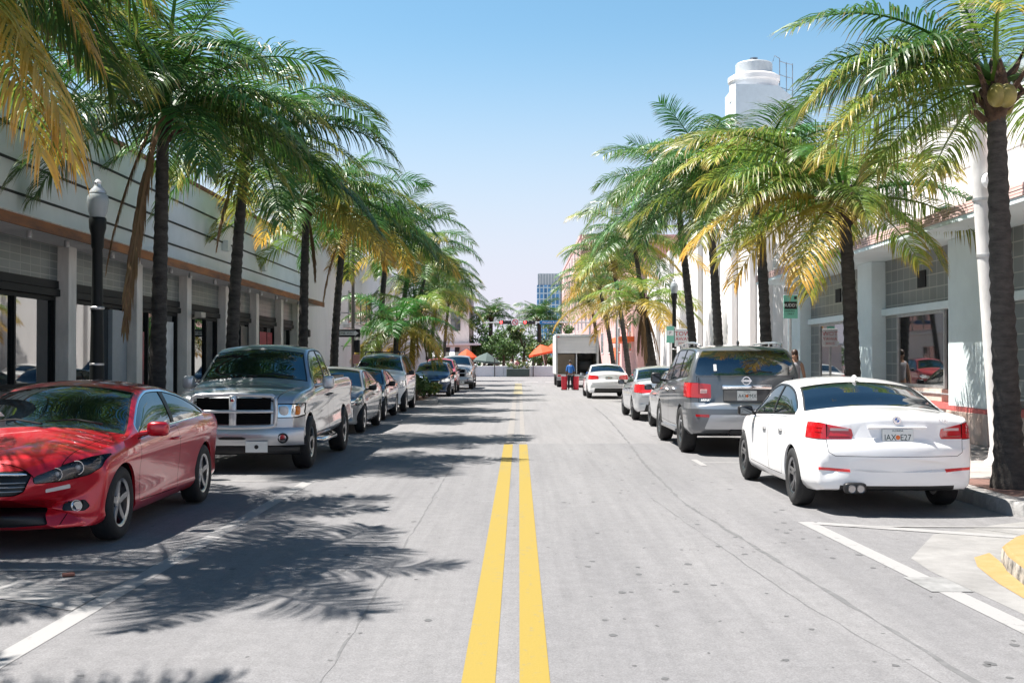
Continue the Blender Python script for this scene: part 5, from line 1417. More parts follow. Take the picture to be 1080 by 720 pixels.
b.faces.new(vs0); b.faces.new(vs1[::-1])
for i in range(len(P)): b.faces.new((vs0[i-1], vs0[i], vs1[i], vs1[i-1]))
bmesh.ops.recalc_face_normals(b, faces=b.faces); obj('tower', b, mk("tower stucco", (.50,.56,.61), .8, var=.05), th)
tank = empty('rooftop_tank', (9.55, 46.75, 12.3), 0, 'white round tank with a rim and railing on top of the tower', 'tank')
obj('drum', LT([(.98,-.2),(.98,.55),(1.04,.6),(1.04,.78),(.9,.86),(.75,.88)], n=36), whitew, tank, True, 40)
obj('upper_drum', LT([(.74,.80),(.74,1.32),(.70,1.36),(0,1.42)], n=36), mk("galvanised sheet", (.55,.57,.58), .5, .4, var=.1, scale=4), tank, True, 40)
obj('vent_cap', LT([(.10,1.38),(.10,1.52),(.16,1.54),(.16,1.6),(0,1.62)], n=14), darkalloy, tank, True, 40)
rl = bmesh.new()
tube(rl, [(.98,-.3,.4),(.98,-.3,1.5)], .018, 6); tube(rl, [(1.25,-.3,-.1),(1.25,-.3,1.35)], .018, 6); tube(rl, [(1.5,-.3,-.2),(1.5,-.3,1.3)], .018, 6)
for z in (.2,.7,1.25): tube(rl, [(.98,-.3,z+.15),(1.25,-.3,z+.05),(1.5,-.3,z)], .014, 6)
tube(rl, [(.7,-.3,1.36),(.78,-.3,1.62),(.98,-.3,1.5)], .016, 6)
obj('railing', rl, mk("railing steel", (.25,.27,.3), .5, .5), tank)
# ---- right: pink block beyond
pk = empty('pink_building', (0,0,0), 0, 'salmon pink block past the theatre behind the delivery truck', 'building')
pinkw = mk("salmon stucco", (.60, .37, .35), .85, var=.07, scale=.4)
w_ = bmesh.new(); box(w_, 8.0, 24, 78, 149.9, .1, 8.2); box(w_, 8.0, 24, 150, 215, .1, 17.5); box(w_, 7.9, 24, 149.9, 215.1, 17.502, 17.9); obj('wall', w_, pinkw, pk)
for fl in range(5):
    for k in range(14):
        if 82+9*k < 149 and fl > 1: continue
        win(pk, 8.0, 82+9*k, 85+9*k, 2.2+3.2*fl, 4.2+3.2*fl, -1, 2, whiteink)
part('orange_awning', (7.0, 7.99, 80, 90, 2.9, 3.25), mk("orange canvas", (.80,.16,.04), .8, var=.1), pk); part('orange_panel', (7.7, 7.99, 92, 94.5, .2, 2.6), mk("orange canvas", (.8,.16,.04), .8), pk)
# ---- left: low cream building beyond the T, with striped awning
lb = empty('cream_building', (0,0,0), 0, 'low pale building with black and white striped awning past the barrier', 'building')
w_ = bmesh.new(); box(w_, -16, -5.0, 117, 132, .1, 3.1); box(w_, -16, -5.2, 119.5, 132, 3.3, 8.2); obj('wall', w_, mk("pale pink stucco", (.60,.52,.50), .85, var=.06), lb)
part('cornice', (-16.1, -3.9, 116.4, 132.1, 3.102, 3.298), whitew, lb)
for x in (-8.6, -6.6): 
    b = bmesh.new(); box(b, x-.5, x+.5, 119.42, 119.49, 4.6, 6.6); obj('window', b, glass2, lb)
b = bmesh.new(); box(b, -9.2, -6.2, 116.9, 116.99, .3, 2.1); obj('shopfront', b, dframe, lb)
aw = bmesh.new()
for k in range(7):
    x0 = -9.4+.48*k; v = [aw.verts.new(p) for p in ((x0,116.98,2.9),(x0+.48,116.98,2.9),(x0+.48,115.7,1.95),(x0,115.7,1.95),(x0+.48,115.7,1.6),(x0,115.7,1.6))]
    for q in ((0,1,2,3),(3,2,4,5)): aw.faces.new([v[i] for i in q]).material_index = k % 2
bmesh.ops.remove_doubles(aw, verts=aw.verts, dist=1e-4)
s_ = obj('awning', aw, [inkblack, whiteink], lb)
# ---- distant tower
tw = empty('glass_tower', (13.6, 640, 0), 0, 'distant blue glass apartment tower above the street end', 'building')
bluegl = grid_mat("blue tower glass", (.05,.20,.42), (.45,.55,.62), 2.2, 3.2, .30, .2, 'XZ', .4)
part('core', (-3.6,9.4,0,14,0,43), bluegl, tw); part('crown_storey', (-3.0,9.0,.5,13,43.01,49.5), mk("pale concrete", (.6,.62,.64), .8), tw)
b = bmesh.new()
for k in range(8): box(b, -3.2+1.6*k, -2.5+1.6*k, .2, .48, 43.01, 49.2)
obj('crown_fins', b, mk("grey fin", (.33,.38,.42), .7), tw); part('balcony_side', (9.42,12.0,-.5,14,0,50), grid_mat("balcony stack", (.10,.10,.11), (.35,.33,.33), 1.2, 3.2, .5, .6, 'XZ', .2), tw)
# ------------------------------------------------------------------ parked vehicles
def put(root, x, y, rz, label, cat, group=None):
    root.location = (x, y, .012); root.rotation_euler = (0, 0, rz); tag(root, label, cat, group); return root
GR, GL = 'vehicles parked along the sunny kerb', 'vehicles parked along the shaded kerb'
put(bmw(), 3.98, 14.5, 0, 'white four door sedan with red taillights and twin exhaust beside the kerb nose', 'car', GR)
put(armada(), 3.87, 22.15, 0, 'large grey SUV with chrome rear bar and roof rails ahead of the white sedan', 'SUV', GR)
put(accord(), -4.53, 11.9, math.pi, 'red two door coupe with sun flecks on its hood', 'car', GL)
put(ram(), -4.13, 19.15, math.pi, 'silver pickup truck with cross bar grille behind the red coupe', 'pickup', GL)
def seen_car(*a, pos=None, rz=0, label='', cat='car', group=GR, **k):
    r, sp, sx, sy = gen_sedan(*a, **k); put(r, pos[0], pos[1], rz, label, cat, group); return r
seen_car('silver_sedan', silverB_p, .955, 1.0, 1.0, 'wrap', pos=(4.12, 27.28), label='pale silver car mostly hidden behind the grey SUV', chars=("TRC","48X"))
seen_car('silver_sedan', silverB_p, 1.0, 1.02, 1.0, 'round', pos=(3.97, 32.95), label='silver sedan with a rounded red taillight two cars ahead of the grey SUV', chars=("PLD","27K"))
seen_car('white_sedan', white_p, 1.0, 1.02, .97, 'wrap', pos=(3.75, 50.5), label='small white sedan parked by itself between silver sedan and delivery truck', chars=("QRS","62H"))
seen_car('grey_sedan', mk("grey silver car paint",(.30,.31,.32),.35,.6,.5,1.), .98, 1.03, 1.0, 'wrap', pos=(-4.36, 27.3), rz=math.pi, label='dull grey sedan directly behind the silver pickup', group=GL)
seen_car('blue_sedan', blue_p, .98, 1.0, 1.0, 'wrap', pos=(-4.5, 32.6), rz=math.pi, label='dark blue car between the grey sedan and the white SUV', group=GL)
seen_car('white_suv', white_p, 1.02, 1.26, 1.03, 'tall', .36, 'suvw', pos=(-4.46, 37.7), rz=math.pi, hatch=True, label='white boxy SUV with dark windscreen beside the planted build out', cat='SUV', group=GL)
seen_car('blue_hatchback', blue_p, .93, 1.06, .98, 'tall', .31, 'plain2', pos=(-3.92, 52.7), rz=math.pi, hatch=True, label='small navy hatchback just past the shrubs', group=GL)
seen_car('red_hatchback', pink_p, .95, 1.17, 1.0, 'tall', .33, 'plain3', pos=(-4.0, 58.6), rz=math.pi, hatch=True, label='faded red hatchback with its roof showing over the navy one', group=GL)
c = copy_tree(cars['ram']); c.name = 'silver_pickup'
put(c, -3.55, 66.2, math.pi, 'farthest parked pickup, last in the shaded row before the street end', 'pickup', GL)
# wagon roof rack on the white suv
rk_ = bpy.data.objects['white_suv']
b = bmesh.new()
for s in (1, -1): tube(b, [(s*.56, .1, 1.80), (s*.56, 0, 1.88), (s*.56, -1.5, 1.90), (s*.56, -1.6, 1.80)], .02, 6)
for y in (-.2, -1.3): tube(b, [(-.56, y, 1.885), (.56, y, 1.885)], .02, 6)
obj('roof_rack', b, black, rk_)
# delivery truck with its roll-up door half open
tr = empty('delivery_truck', (3.42, 68, 0), 0, 'white delivery truck with its rear roller door half open', 'truck')
tw_ = mk("truck white panel", (.74, .73, .72), .5, var=.05, scale=1); W2 = 1.27
b = bmesh.new(); box(b, -W2, -W2+.09, 0, 5.6, .78, 3.0); box(b, W2-.09, W2, 0, 5.6, .78, 3.0); box(b, -W2, W2, 0, 5.6, 3.002, 3.14); box(b, -W2+.092, W2-.092, 5.5, 5.6, .78, 3.0); obj('cargo_box', bevel(b, .02, 1), tw_, tr)
obj('cargo_floor', BX(-W2+.092, W2-.092, .02, 5.49, .70, .82), mk("worn plywood", (.24,.19,.14), .8, var=.3), tr)
b = bmesh.new()
for k in range(5): box(b, -W2+.1, W2-.1, .05, .08, 2.02+.195*k, 2.205+.195*k)
obj('roller_door', b, tw_, tr)
b = bmesh.new(); box(b, -W2+.02, -W2+.12, -.035, -.002, .8, 3.02); box(b, W2-.12, W2-.02, -.035, -.002, .8, 3.02); box(b, -W2+.121, W2-.121, -.035, -.002, 2.93, 3.02); obj('door_frame', b, steel, tr)
obj('wooden_liner', BX(-W2+.1, -.05, 1.5, 1.56, .83, 1.98), mk("pale plywood", (.42,.36,.28), .75, var=.12, scale=2), tr)
obj('grab_pole', TB([(-.03,.12,.82),(-.03,.12,2.0)], .03, 8), whiteink, tr)
obj('rear_bumper', bevel(BX(-1.2, 1.2, -.25, .0, .42, .62), .02, 1), darkalloy, tr); obj('rear_step_plate', BX(-1.2,1.2,-.06,-.001,.625,.779), tw_, tr)
for s in (1, -1):
    obj('taillight', BX(s*1.05-.09, s*1.05+.09, -.085, -.061, .66, .74), redlens2, tr)
    obj('marker_light', BX(s*1.1-.06, s*1.1+.06, -.06, -.036, 2.95, 3.0), redlens2, tr)
w_, used = (wheel_proto('truck', .42, .24, .28, 6, alloy, False), 0)
for s, y in ((1, 1.3), (-1, 1.3), (1, 6.2), (-1, 6.2)):
    cc_ = w_ if not used else copy_tree(w_); used = 1; cc_.parent = tr; cc_.location = (s*1.02, y, .42); cc_.rotation_euler = (0, 0, 0 if s > 0 else math.pi)
b = bmesh.new(); box(b, -1.1, 1.1, 5.7, 7.3, .6, 1.5); box(b, -1.0, 1.0, 5.7, 6.9, 1.501, 2.4); obj('cab', bevel(b, .12, 3), tw_, tr, True, 40)
obj('cab_window', BX(-1.01, 1.01, 5.95, 6.6, 1.65, 2.2), glass, tr); obj('chassis', BX(-.5,.5,.0,7.2,.45,.69), black, tr)
ck = BL((.55, 1.2, 1.25), (.5,.5,.42), .5, .5); obj('dark_cargo', ck, black, tr, True)

# ------------------------------------------------------------------ palms: shaded row, sunny row
palm((-6.1, 9.6, .15), (-5.5, 9.7, 5.75), .16, 'palm beside the red coupe whose yellow frond hangs in the upper corner', 18, 3, 'ggmg', 'mmy', 2.25, emin=0,
     extra=[(-6, -40, 3.1, 'y', 0, 0), (-18, -40, 3.0, 'y', 0, 2), (-10, -15, 2.5, 'y', 0, 1), (-34, -15, 2.4, 'm'), (30, 8, 2.1, 'g'), (40, -15, 2.6, 'g'), (55, 30, 3.0, 'g'), (68, 8, 2.9, 'g')])
palm((-6.95, 13.5, .15), (-6.75, 13.3, 5.75), .16, 'palm close to the shop wall, its dark crown shading the red coupe', 20, 61, 'ggmg', 'gmm', 2.5, emin=-12,
     extra=[(-20, -15, 2.6, 'g'), (5, 8, 2.6, 'm'), (-60, -15, 2.5, 'g'), (30, 30, 2.7, 'g')])
palm((-6.5, 5.2, .15), (-6.35, 5.3, 5.3), .16, 'palm nearest the camera, throwing frond shadows on the foreground asphalt', 8, 9, 'ggm', 'gm', 2.0, extra=[(28, 30, 2.8, 'g'), (8, 8, 2.6, 'g')])
palm((-6.1, 19.3, .15), (-5.96, 19.2, 5.75), .15, 'palm with long dead brown frond hanging down its trunk behind the red coupe', 23, 5, 'gggm', 'ggm', 2.95, emin=-14,
     extra=[(-100, -65, 3.7, 'd'), (200, -65, 2.6, 'd'), (-15, 8, 2.7, 'm'), (20, 30, 2.9, 'm'), (-95, 55, 3.2, 'm'), (-75, 30, 2.7, 'g'), (-60, 80, 3.4, 'g'), (10, 55, 3.2, 'g'), (150, 55, 3.0, 'g')])
palm((-6.1, 24.3, .15), (-5.75, 24.3, 6.35), .15, 'tall palm over the silver pickup with crown above the canopy', 22, 7, 'gggm', 'ggm', 3.15, emin=-22, skirt=1, extra=[(0, 30, 3.0, 'g'), (-70, 8, 2.6, 'g'), (15, 55, 3.1, 'g'), (-20, 8, 2.7, 'm')])
palm((-6.1, 32.4, .15), (-6.0, 32.4, 6.1), .155, 'palm just behind the pickup cab in front of the shop end', 21, 11, 'gggm', 'gmy', 3.1, emin=-12, skirt=1, extra=[(0, 30, 3.2, 'm'), (-20, 30, 3.2, 'g'), (10, -15, 2.8, 'y')])
palm((-6.15, 38, .15), (-5.75, 38, 6.2), .15, 'palm in front of the white wall next to the one way sign', 24, 13, 'gggb', 'gmy', 3.1, emin=-15, skirt=1, extra=[(0, 30, 3.2, 'g')])
palm((-5.9, 47.5, .15), (-5.4, 47.5, 6.8), .15, 'palm standing at the far end of the planted build out', 20, 17, 'gggm', 'gmy', 3.1)
palm((-5.9, 54, .15), (-5.0, 54, 6.8), .15, 'leaning palm above the navy hatchback', 20, 19, 'gggm', 'gmy', 3.1)
palm((-5.9, 62, .15), (-5.0, 62, 6.5), .15, 'leaning palm above the faded red hatchback', 20, 21, 'ggm', 'gmy', 3.1)
palm((-5.9, 74, .15), (-5.2, 74, 6.2), .15, 'palm past the farthest pickup in the shaded row', 20, 23, 'ggm', 'mmy', 3.1)
palm((-5.9, 89, .15), (-5.4, 89, 6.3), .15, 'last palm of the shaded row before the barrier', 18, 25, 'ggm', 'gmy', 3.0)
palm((-4.72, 43.4, .15), (-4.62, 43.4, 2.85), .13, 'short bright green palm with yellow lower fronds in the planting bed', 15, 27, 'bbbg', 'yym', 2.35, emin=-30, extra=[(180, -15, 2.0, 'y'), (0, -15, 2.0, 'y')])
palm((-4.25, 45.2, .15), (-4.1, 45.2, 3.6), .13, 'short palm with hanging yellow and brown fronds beside the bright one', 12, 29, 'gm', 'yym', 2.3, skirt=7, extra=[(-40, -40, 2.3, 'm'), (-100, -65, 2.4, 'y'), (20, -65, 2.3, 'm')])
palm((5.74, 13.5, .15), (5.55, 13.4, 4.85), .155, 'palm by the kerb nose with thick dark trunk beside the leaning pole', 17, 31, 'ggm', 'mmy', 2.35, emin=-15, gapaz=[(215, 330)],
     extra=[(190, 30, 2.45, 'm', 0, 1), (198, 8, 2.3, 'm', 10), (204, -15, 2.0, 'm', -10), (178, 55, 2.6, 'g'), (172, 30, 2.4, 'g'), (-112, 55, 2.0, 'm'), (160, 30, 2.5, 'g')], coco=3)
palm((5.75, 19.8, .15), (5.58, 19.8, 4.4), .15, 'palm with golden lower fronds between white sedan and glass block windows', 19, 33, 'gmm', 'yym', 2.5, emin=-20,
     extra=[(182, 8, 3.0, 'y', 0, 0), (192, -15, 2.5, 'y'), (0, 8, 2.7, 'm'), (-25, -15, 1.9, 'y'), (168, 55, 3.1, 'm'), (200, 30, 2.9, 'm'), (185, 55, 3.2, 'm')], coco=3)
palm((5.75, 26.6, .15), (5.5, 26.6, 5.75), .15, 'green crowned palm behind the grey SUV near the parking sign', 23, 35, 'ggbm', 'mgm', 3.0, extra=[(180, 30, 3.2, 'g'), (170, 8, 3.0, 'm'), (200, 30, 3.1, 'g')])
palm((5.75, 33, .15), (5.35, 33, 6.9), .15, 'palm leaning towards the road in front of the white columns', 23, 37, 'ggb', 'gmg', 3.1, skirt=2)
palm((5.75, 37.2, .15), (5.1, 37.2, 7.0), .15, 'taller leaning palm one further along from the white columns', 23, 39, 'ggb', 'gmg', 3.2)
palm((5.7, 50, .15), (5.0, 50, 6.7), .15, 'palm above the small white sedan', 20, 41, 'ggm', 'gmy', 3.2)
palm((5.7, 59, .15), (4.8, 59, 6.6), .15, 'palm between the small white sedan and the delivery truck', 20, 43, 'ggm', 'gmy', 3.1)
palm((5.7, 68, .15), (4.6, 67, 6.2), .15, 'palm beside the delivery truck box', 20, 45, 'gmb', 'gmy', 3.0)
palm((5.7, 80, .15), (5.0, 80, 5.6), .16, 'palm past the delivery truck in front of the pink block', 18, 47, 'ggm', 'gmy', 3.0)
palm((5.55, 46, .15), (4.95, 46, 3.9), .15, 'short palm with shaggy skirt of dry fronds and golden crown', 15, 49, 'mmg', 'yyy', 2.7, skirt=10, extra=[(180, 8, 2.8, 'y'), (195, -15, 2.6, 'y')])
bm = bmesh.new(); rg = random.Random(77)
for k in range(26): leaf_cloud(bm, (-34+2.8*k, rg.uniform(168, 178), rg.uniform(1.5, 3.2)), (2.6, 2.2, 2.6), 330, .32, rg, (0, 0, 1), .2)
tag(obj('treeline', bm, [leafA, leafB]), kind='stuff')
# date palms and trees past the barrier
palm((-3.1, 124, 0), (-3.0, 124, 6.2), .30, 'upright date palm past the barrier, standing over the dark umbrella', 26, 51, 'g', 'g', 3.1, group='date palms past the barrier', dense=.6, emax=86, emin=5)
palm((2.15, 122, 0), (2.1, 122, 6.0), .30, 'upright date palm past the barrier above the orange umbrella', 28, 53, 'gg', 'm', 3.3, group='date palms past the barrier', dense=.6, emax=86, emin=0)
for i, (x, y, h, r_, lb_) in enumerate(((-4.6, 121, 6.0, 2.0, 'dark leafy tree behind the cream building corner'), (-1.6, 119, 5.2, 1.9, 'round leafy tree right behind the planter box'), (.4, 126, 6.2, 2.0, 'tall leafy tree between the two date palms'),
        (1.5, 119.5, 4.0, 1.3, 'small yellow green tree by the orange umbrella'), (4.6, 128, 5.8, 2.0, 'leafy tree behind the delivery truck'), (-2.6, 136, 7.0, 2.8, 'broad tree farthest behind the dark umbrella'), (3.2, 140, 7.5, 3.0, 'broad tree farthest behind the orange umbrella'), (-.6, 131, 5.0, 2.3, 'low wide tree in the gap behind the planter box'), (2.6, 117.5, 3.4, 1.4, 'low bushy tree touching the orange umbrella'), (-3.6, 118, 4.0, 1.6, 'low bushy tree over the dark umbrella'))):
    broad_tree(x, y, h, r_, lb_, 60+i, 1300, .17, .14, mi=(0, 1, 2) if i in (3,) else (0, 0, 1))
for i, (x, y, h, r_, lb_) in enumerate(((-3.75, 42.3, 1.0, .45, 'dark shrub on the near tip of the planting bed'), (-4.3, 42.0, .8, .5, 'low dark shrub against the white SUV'), (-4.35, 44.2, .9, .55, 'middle shrub of the planting bed under the short palms'), (-3.7, 44.6, .6, .5, 'pale leafy shrub beside the kerb'), (-3.6, 46.2, .55, .5, 'pale low shrub in front of the navy hatchback'))):
    shrub(x, y, h, r_, lb_, 80+i, 600, .085, (0, 0, 1) if i < 3 else (1, 1, 2))
# ------------------------------------------------------------------ street furniture
blackpost = mk("black cast post", (.008, .010, .010), .55, .0, .25); frost = mk("frosted lamp glass", (.42, .46, .47), .25, spec=.6, transl=.3)
def lamp_post(x, y, h, label):
    t = empty('street_lamp', (x, y, .15), 0, label, 'street lamp', 'black acorn street lamps')
    obj('post', LT([(.24,0),(.24,.12),(.19,.18),(.17,.7),(.13,.8),(.105,.95),(.075,h-.9),(.07,h-.4),(.085,h-.36),(.09,h-.2),(.115,h-.1),(.12,h+.02),(.11,h+.05),(0,h+.05)], n=20), blackpost, t, True, 40)
    for z in (h-1.25, h-.68*3): obj('band', LT([(.088,z),(.098,z+.01),(.098,z+.035),(.088,z+.045)], n=20), steel, t, True, 40)
    g = obj('globe', LT([(.10,h+.055),(.13,h+.14),(.15,h+.28),(.14,h+.35),(.11,h+.39)], n=24), frost, t, True, 50)
    obj('lamp_cap', LT([(.118,h+.395),(.11,h+.43),(.06,h+.48),(.045,h+.52),(.055,h+.55),(.03,h+.58),(0,h+.60)], n=20), mk("clear cap", (.6,.62,.63), .15, .3), t, True, 40)
    return t
lamp_post(-5.95, 16.2, 3.45, 'black acorn street lamp behind the red coupe by the shop windows')
lamp_post(5.75, 42.7, 3.9, 'black acorn street lamp in the sunny palm row behind the red lettered sign')
# leaning pole
pl = empty('utility_pole', (6.85, 16.4, .15), 0, 'tall pale leaning pole with round meter beside the thick palm trunk', 'pole')
dx = -.068
obj('shaft', TB([(0,0,0),(dx*.3,0,.3),(dx*3,0,3),(dx*5.2,0,5.2),(dx*10,0,9.5)], [.155,.145,.13,.115,.085], 16), conduit, pl, True, 60)
obj('base_flange', LT([(.24,0),(.24,.06),(.19,.10),(.17,.25),(.15,.25)], n=16), conduit, pl, True, 40)
for z in (2.95, 3.75): obj('strap', LT([(.128,z),(.142,z),(.142,z+.04),(.128,z+.04)], (dx*z,0,0), n=18), steel, pl, True, 40)
obj('meter', LT([(.11,-.24),(.12,-.2),(.12,-.12),(0,-.12)], (dx*3.95+.06,-.02,4.02), 'Y', 20), whiteink, pl, True, 40)
obj('conduit_pipe', TB([(.18,-.05,0),(.17,-.05,1.0),(.16+dx*2,-.05,2.0),(.13+dx*3.6,-.05,3.7)], .03, 8), steel, pl, True)
ar = TB([(dx*9.5,0,9.4),(-1.2,0,9.9),(-2.4,0,10.0)], [.06,.05,.04], 8); obj('arm', ar, steel, pl, True); obj('lamp_head', BL((-2.7,0,9.98),(.4,.15,.08),.7,.7), steel, pl, True)
# parking sign beside the SUV
greens = mk("parking sign green", (.20, .55, .42), .5); greys = mk("sign grey", (.50,.50,.52), .5)
def post(parent, h, r_=.028, mat=None): return obj('post', TB([(0,0,0),(0,0,h)], r_, 8), mat or steel, parent)
sg = empty('parking_sign', (5.5, 23.4, .15), 0, 'green parking sign with black panel and small grey plate on thin post', 'sign')
post(sg, 2.98)
p_ = obj('green_panel', bevel(BX(-.145,.145,-.045,-.033,2.33,2.80),.01,1), greens, sg)
k_ = obj('black_panel', BX(-.125,.125,-.050,-.046,2.52,2.67), inkblack, p_); text("BUDDY", .088, whiteink, k_, (0,-.0525,2.595)); 
text("PARKING", .05, inkblack, p_, (-.02,-.0475,2.48)); text("ONLY", .05, inkblack, p_, (0,-.0475,2.42)); obj('corner_mark', BX(.07,.125,-.049,-.046,2.72,2.775), inkblack, p_)
q_ = obj('grey_plate', bevel(BX(-.145,.145,-.045,-.033,2.82,2.97),.01,1), greys, sg); text("NO STOP", .062, inkblack, q_, (0,-.0475,2.895))
sg2 = empty('parking_sign', (5.45, 41.6, .15), 0, 'small green sign on a thin post far along, beside the red and white sign', 'sign')
post(sg2, 2.75); p_ = obj('green_panel', BX(-.14,.14,-.045,-.033,2.1,2.7), greens, sg2); obj('white_panel', BX(-.12,.12,-.05,-.046,2.36,2.55), whiteink, p_); text("P", .16, inkblack, p_, (0,-.0515,2.455))
sg3 = empty('tow_sign', (5.75, 40.6, .15), 0, 'white sign with red lettering on a thin post behind the grey SUV', 'sign')
post(sg3, 2.6); p_ = obj('panel', bevel(BX(-.27,.27,-.045,-.033,1.95,2.58),.02,1), whiteink, sg3)
redink = mk("red ink", (.62,.03,.04), .5); text("TOW", .22, redink, p_, (0,-.047,2.40)); text("AWAY", .17, redink, p_, (0,-.047,2.22)); text("ZONE", .12, redink, p_, (0,-.047,2.06))
# one way sign on its pole
ow = empty('one_way_sign', (-5.95, 41.2, .15), 0, 'black one way sign with white arrow on a tall thin pole', 'sign')
obj('post', TB([(0,0,0),(0,0,6.2)], .06, 10), mk("brown grey pole", (.16,.14,.13), .6, .3), ow)
p_ = obj('panel', bevel(BX(-.58,.27,-.085,-.068,2.30,2.58),.02,1), inkblack, ow)
b = bmesh.new(); b.faces.new([b.verts.new((x,-.0865,z)) for x, z in ((-.53,2.37),(.08,2.37),(.08,2.34),(.22,2.44),(.08,2.54),(.08,2.51),(-.53,2.51))]); obj('arrow', b, whiteink, p_)
text("ONE WAY", .115, inkblack, p_, (-.22,-.0885,2.44))
obj('signal_box', bevel(BX(.07,.25,-.12,.1,1.75,2.2),.02,1), black, ow); obj('pedestrian_plate', BX(.02,.26,-.09,-.075,1.35,1.68), mk("pale red plate",(.6,.30,.28),.6), ow)
# cobra lamp far in the palm row
cl = empty('tall_lamp', (5.6, 66, .15), 0, 'slender tall lamp rising above the sunny palm row', 'street lamp')
obj('post', TB([(0,0,0),(0,0,9.8)], [.09,.06], 10), steel, cl); obj('lamp_head', LT([(.08,9.8),(.30,9.9),(.32,10.1),(.15,10.2),(.28,10.3),(.28,10.42),(0,10.5)], n=18), steel, cl, True, 40)
# signal mast
sm = empty('traffic_signal', (6.4, 104, .15), 0, 'long mast arm with two red horizontal signals and blue street sign', 'traffic signal')
obj('post', TB([(0,0,0),(0,0,5.6)], [.14,.1], 12), steel, sm)
obj('arm', TB([(0,0,4.85),(-4,0,4.85),(-9.6,0,4.82)], [.09,.075,.05], 10), steel, sm)
redglow = mk("lit red signal", (1, .05, .05), .4, emit=2.0)
for x in (-8.1, -5.95):
    h_ = obj('signal_head', bevel(BX(x-.1,x+1.0,-.28,-.10,4.68,5.02),.03,1), black, sm)
    for k in range(3): obj('signal_lens', LT([(.13,-.29),(.11,-.31),(0,-.315)], (x+.09+.36*k,0,4.85), 'Y', 16), redglow if k == 0 else lampdark, h_)
ns_ = obj('turn_sign', bevel(BX(-7.05,-6.45,-.16,-.14,4.56,5.16),.02,1), whiteink, sm)
b = bmesh.new(); lathe(b, [(.20,-.166),(.27,-.166),(.27,-.162),(.20,-.162)], (-6.75,0,4.86), 'Y', 24, closed=True); tube(b, [(-6.93,-.168,5.04),(-6.57,-.168,4.68)], .03, 6); bmesh.ops.recalc_face_normals(b, faces=b.faces); obj('red_ring', b, redink, ns_)
b = bmesh.new(); tube(b, [(-6.68,-.164,4.72),(-6.68,-.164,4.92),(-6.8,-.164,4.92)], .022, 6); obj('turn_arrow', b, inkblack, ns_)
bs = obj('street_sign', bevel(BX(-4.55,-2.85,-.16,-.13,4.66,5.0),.03,1), mk("street sign blue",(.02,.18,.42),.5), sm); text("Meridian Av", .25, whiteink, bs, (-3.7,-.163,4.84))
# barrier across the street end
br = empty('barrier_wall', (0, 111, 0), 0, 'low white barrier wall closing off the street end', 'barrier')
for k in range(5): obj('segment', bevel(BX(-6.6+2.56*k, -6.6+2.56*k+2.54, -.2, .2, .0, 1.02), .02, 1), mk("barrier white",(.62,.63,.66),.7,var=.06), br)
for i, x in enumerate((-2.35, 1.35)):
    t = empty('bollard_pole', (x, 110.6, 0), 0, ('thin dark pole in front of the barrier on the planter\'s shaded side', 'thin dark pole in front of the barrier on the planter\'s truck side')[i], 'pole', 'poles by the barrier'); obj('post', TB([(0,0,0),(0,0,1.75)], .045, 8), black, t); obj('pole_cap', BL((0,0,1.77),(.07,.07,.05),1,1,10,6), black, t)
pb = empty('planter_box', (-.1, 109.8, 0), 0, 'dark green planter box standing before the white barrier', 'planter')
obj('trough', bevel(BX(-1.1,1.1,-.35,.35,.05,.78),.03,1), mk("planter green",(.05,.075,.065),.6,var=.2), pb)
b = bmesh.new(); rg = random.Random(5)
for k in range(7): leaf_cloud(b, (-.9+.3*k,0,.95+rg.uniform(-.05,.25)), (.22,.25,.25), 60, .09, rg, (0,1), .1)
obj('plants', b, [leafA, leafC], pb)
orangec = mk("orange umbrella canvas", (.80,.11,.035), .75, var=.08, transl=.25); darkc = mk("dark umbrella canvas", (.06,.09,.085), .8)
def umbrella(x, y, h, r_, m, label, tilt=0):
    t = empty('umbrella', (x, y, 0), 0, label, 'umbrella', 'cafe umbrellas at the street end'); t.rotation_euler = (0, R(tilt), 0)
    obj('pole', TB([(0,0,0),(0,0,h)], .03, 8), whiteink, t)
    b = bmesh.new(); top = b.verts.new((0,0,h)); n = 8
    r1 = [b.verts.new((r_*.5*math.cos(6.283*k/n), r_*.5*math.sin(6.283*k/n), h-.36)) for k in range(n)]; r2 = [b.verts.new((r_*math.cos(6.283*k/n), r_*math.sin(6.283*k/n), h-.85)) for k in range(n)]
    r3 = [b.verts.new((r_*math.cos(6.283*k/n), r_*math.sin(6.283*k/n), h-1.05)) for k in range(n)]
    for k in range(n):
        j = (k+1) % n; b.faces.new((top, r1[k], r1[j])); b.faces.new((r1[k], r2[k], r2[j], r1[j])); b.faces.new((r2[k], r3[k], r3[j], r2[j]))
    obj('canopy', b, m, t)
umbrella(2.75, 113, 3.2, 1.35, orangec, 'large orange cafe umbrella beside the delivery truck', -12)
umbrella(3.9, 115.5, 3.4, 1.3, orangec, 'second orange umbrella, partly hidden by the delivery truck', -6)
umbrella(-5.2, 114, 2.7, 1.1, orangec, 'orange umbrella in front of the cream building')
umbrella(-3.4, 113.5, 2.35, 1.4, darkc, 'dark green umbrella next to the cream building', 6)

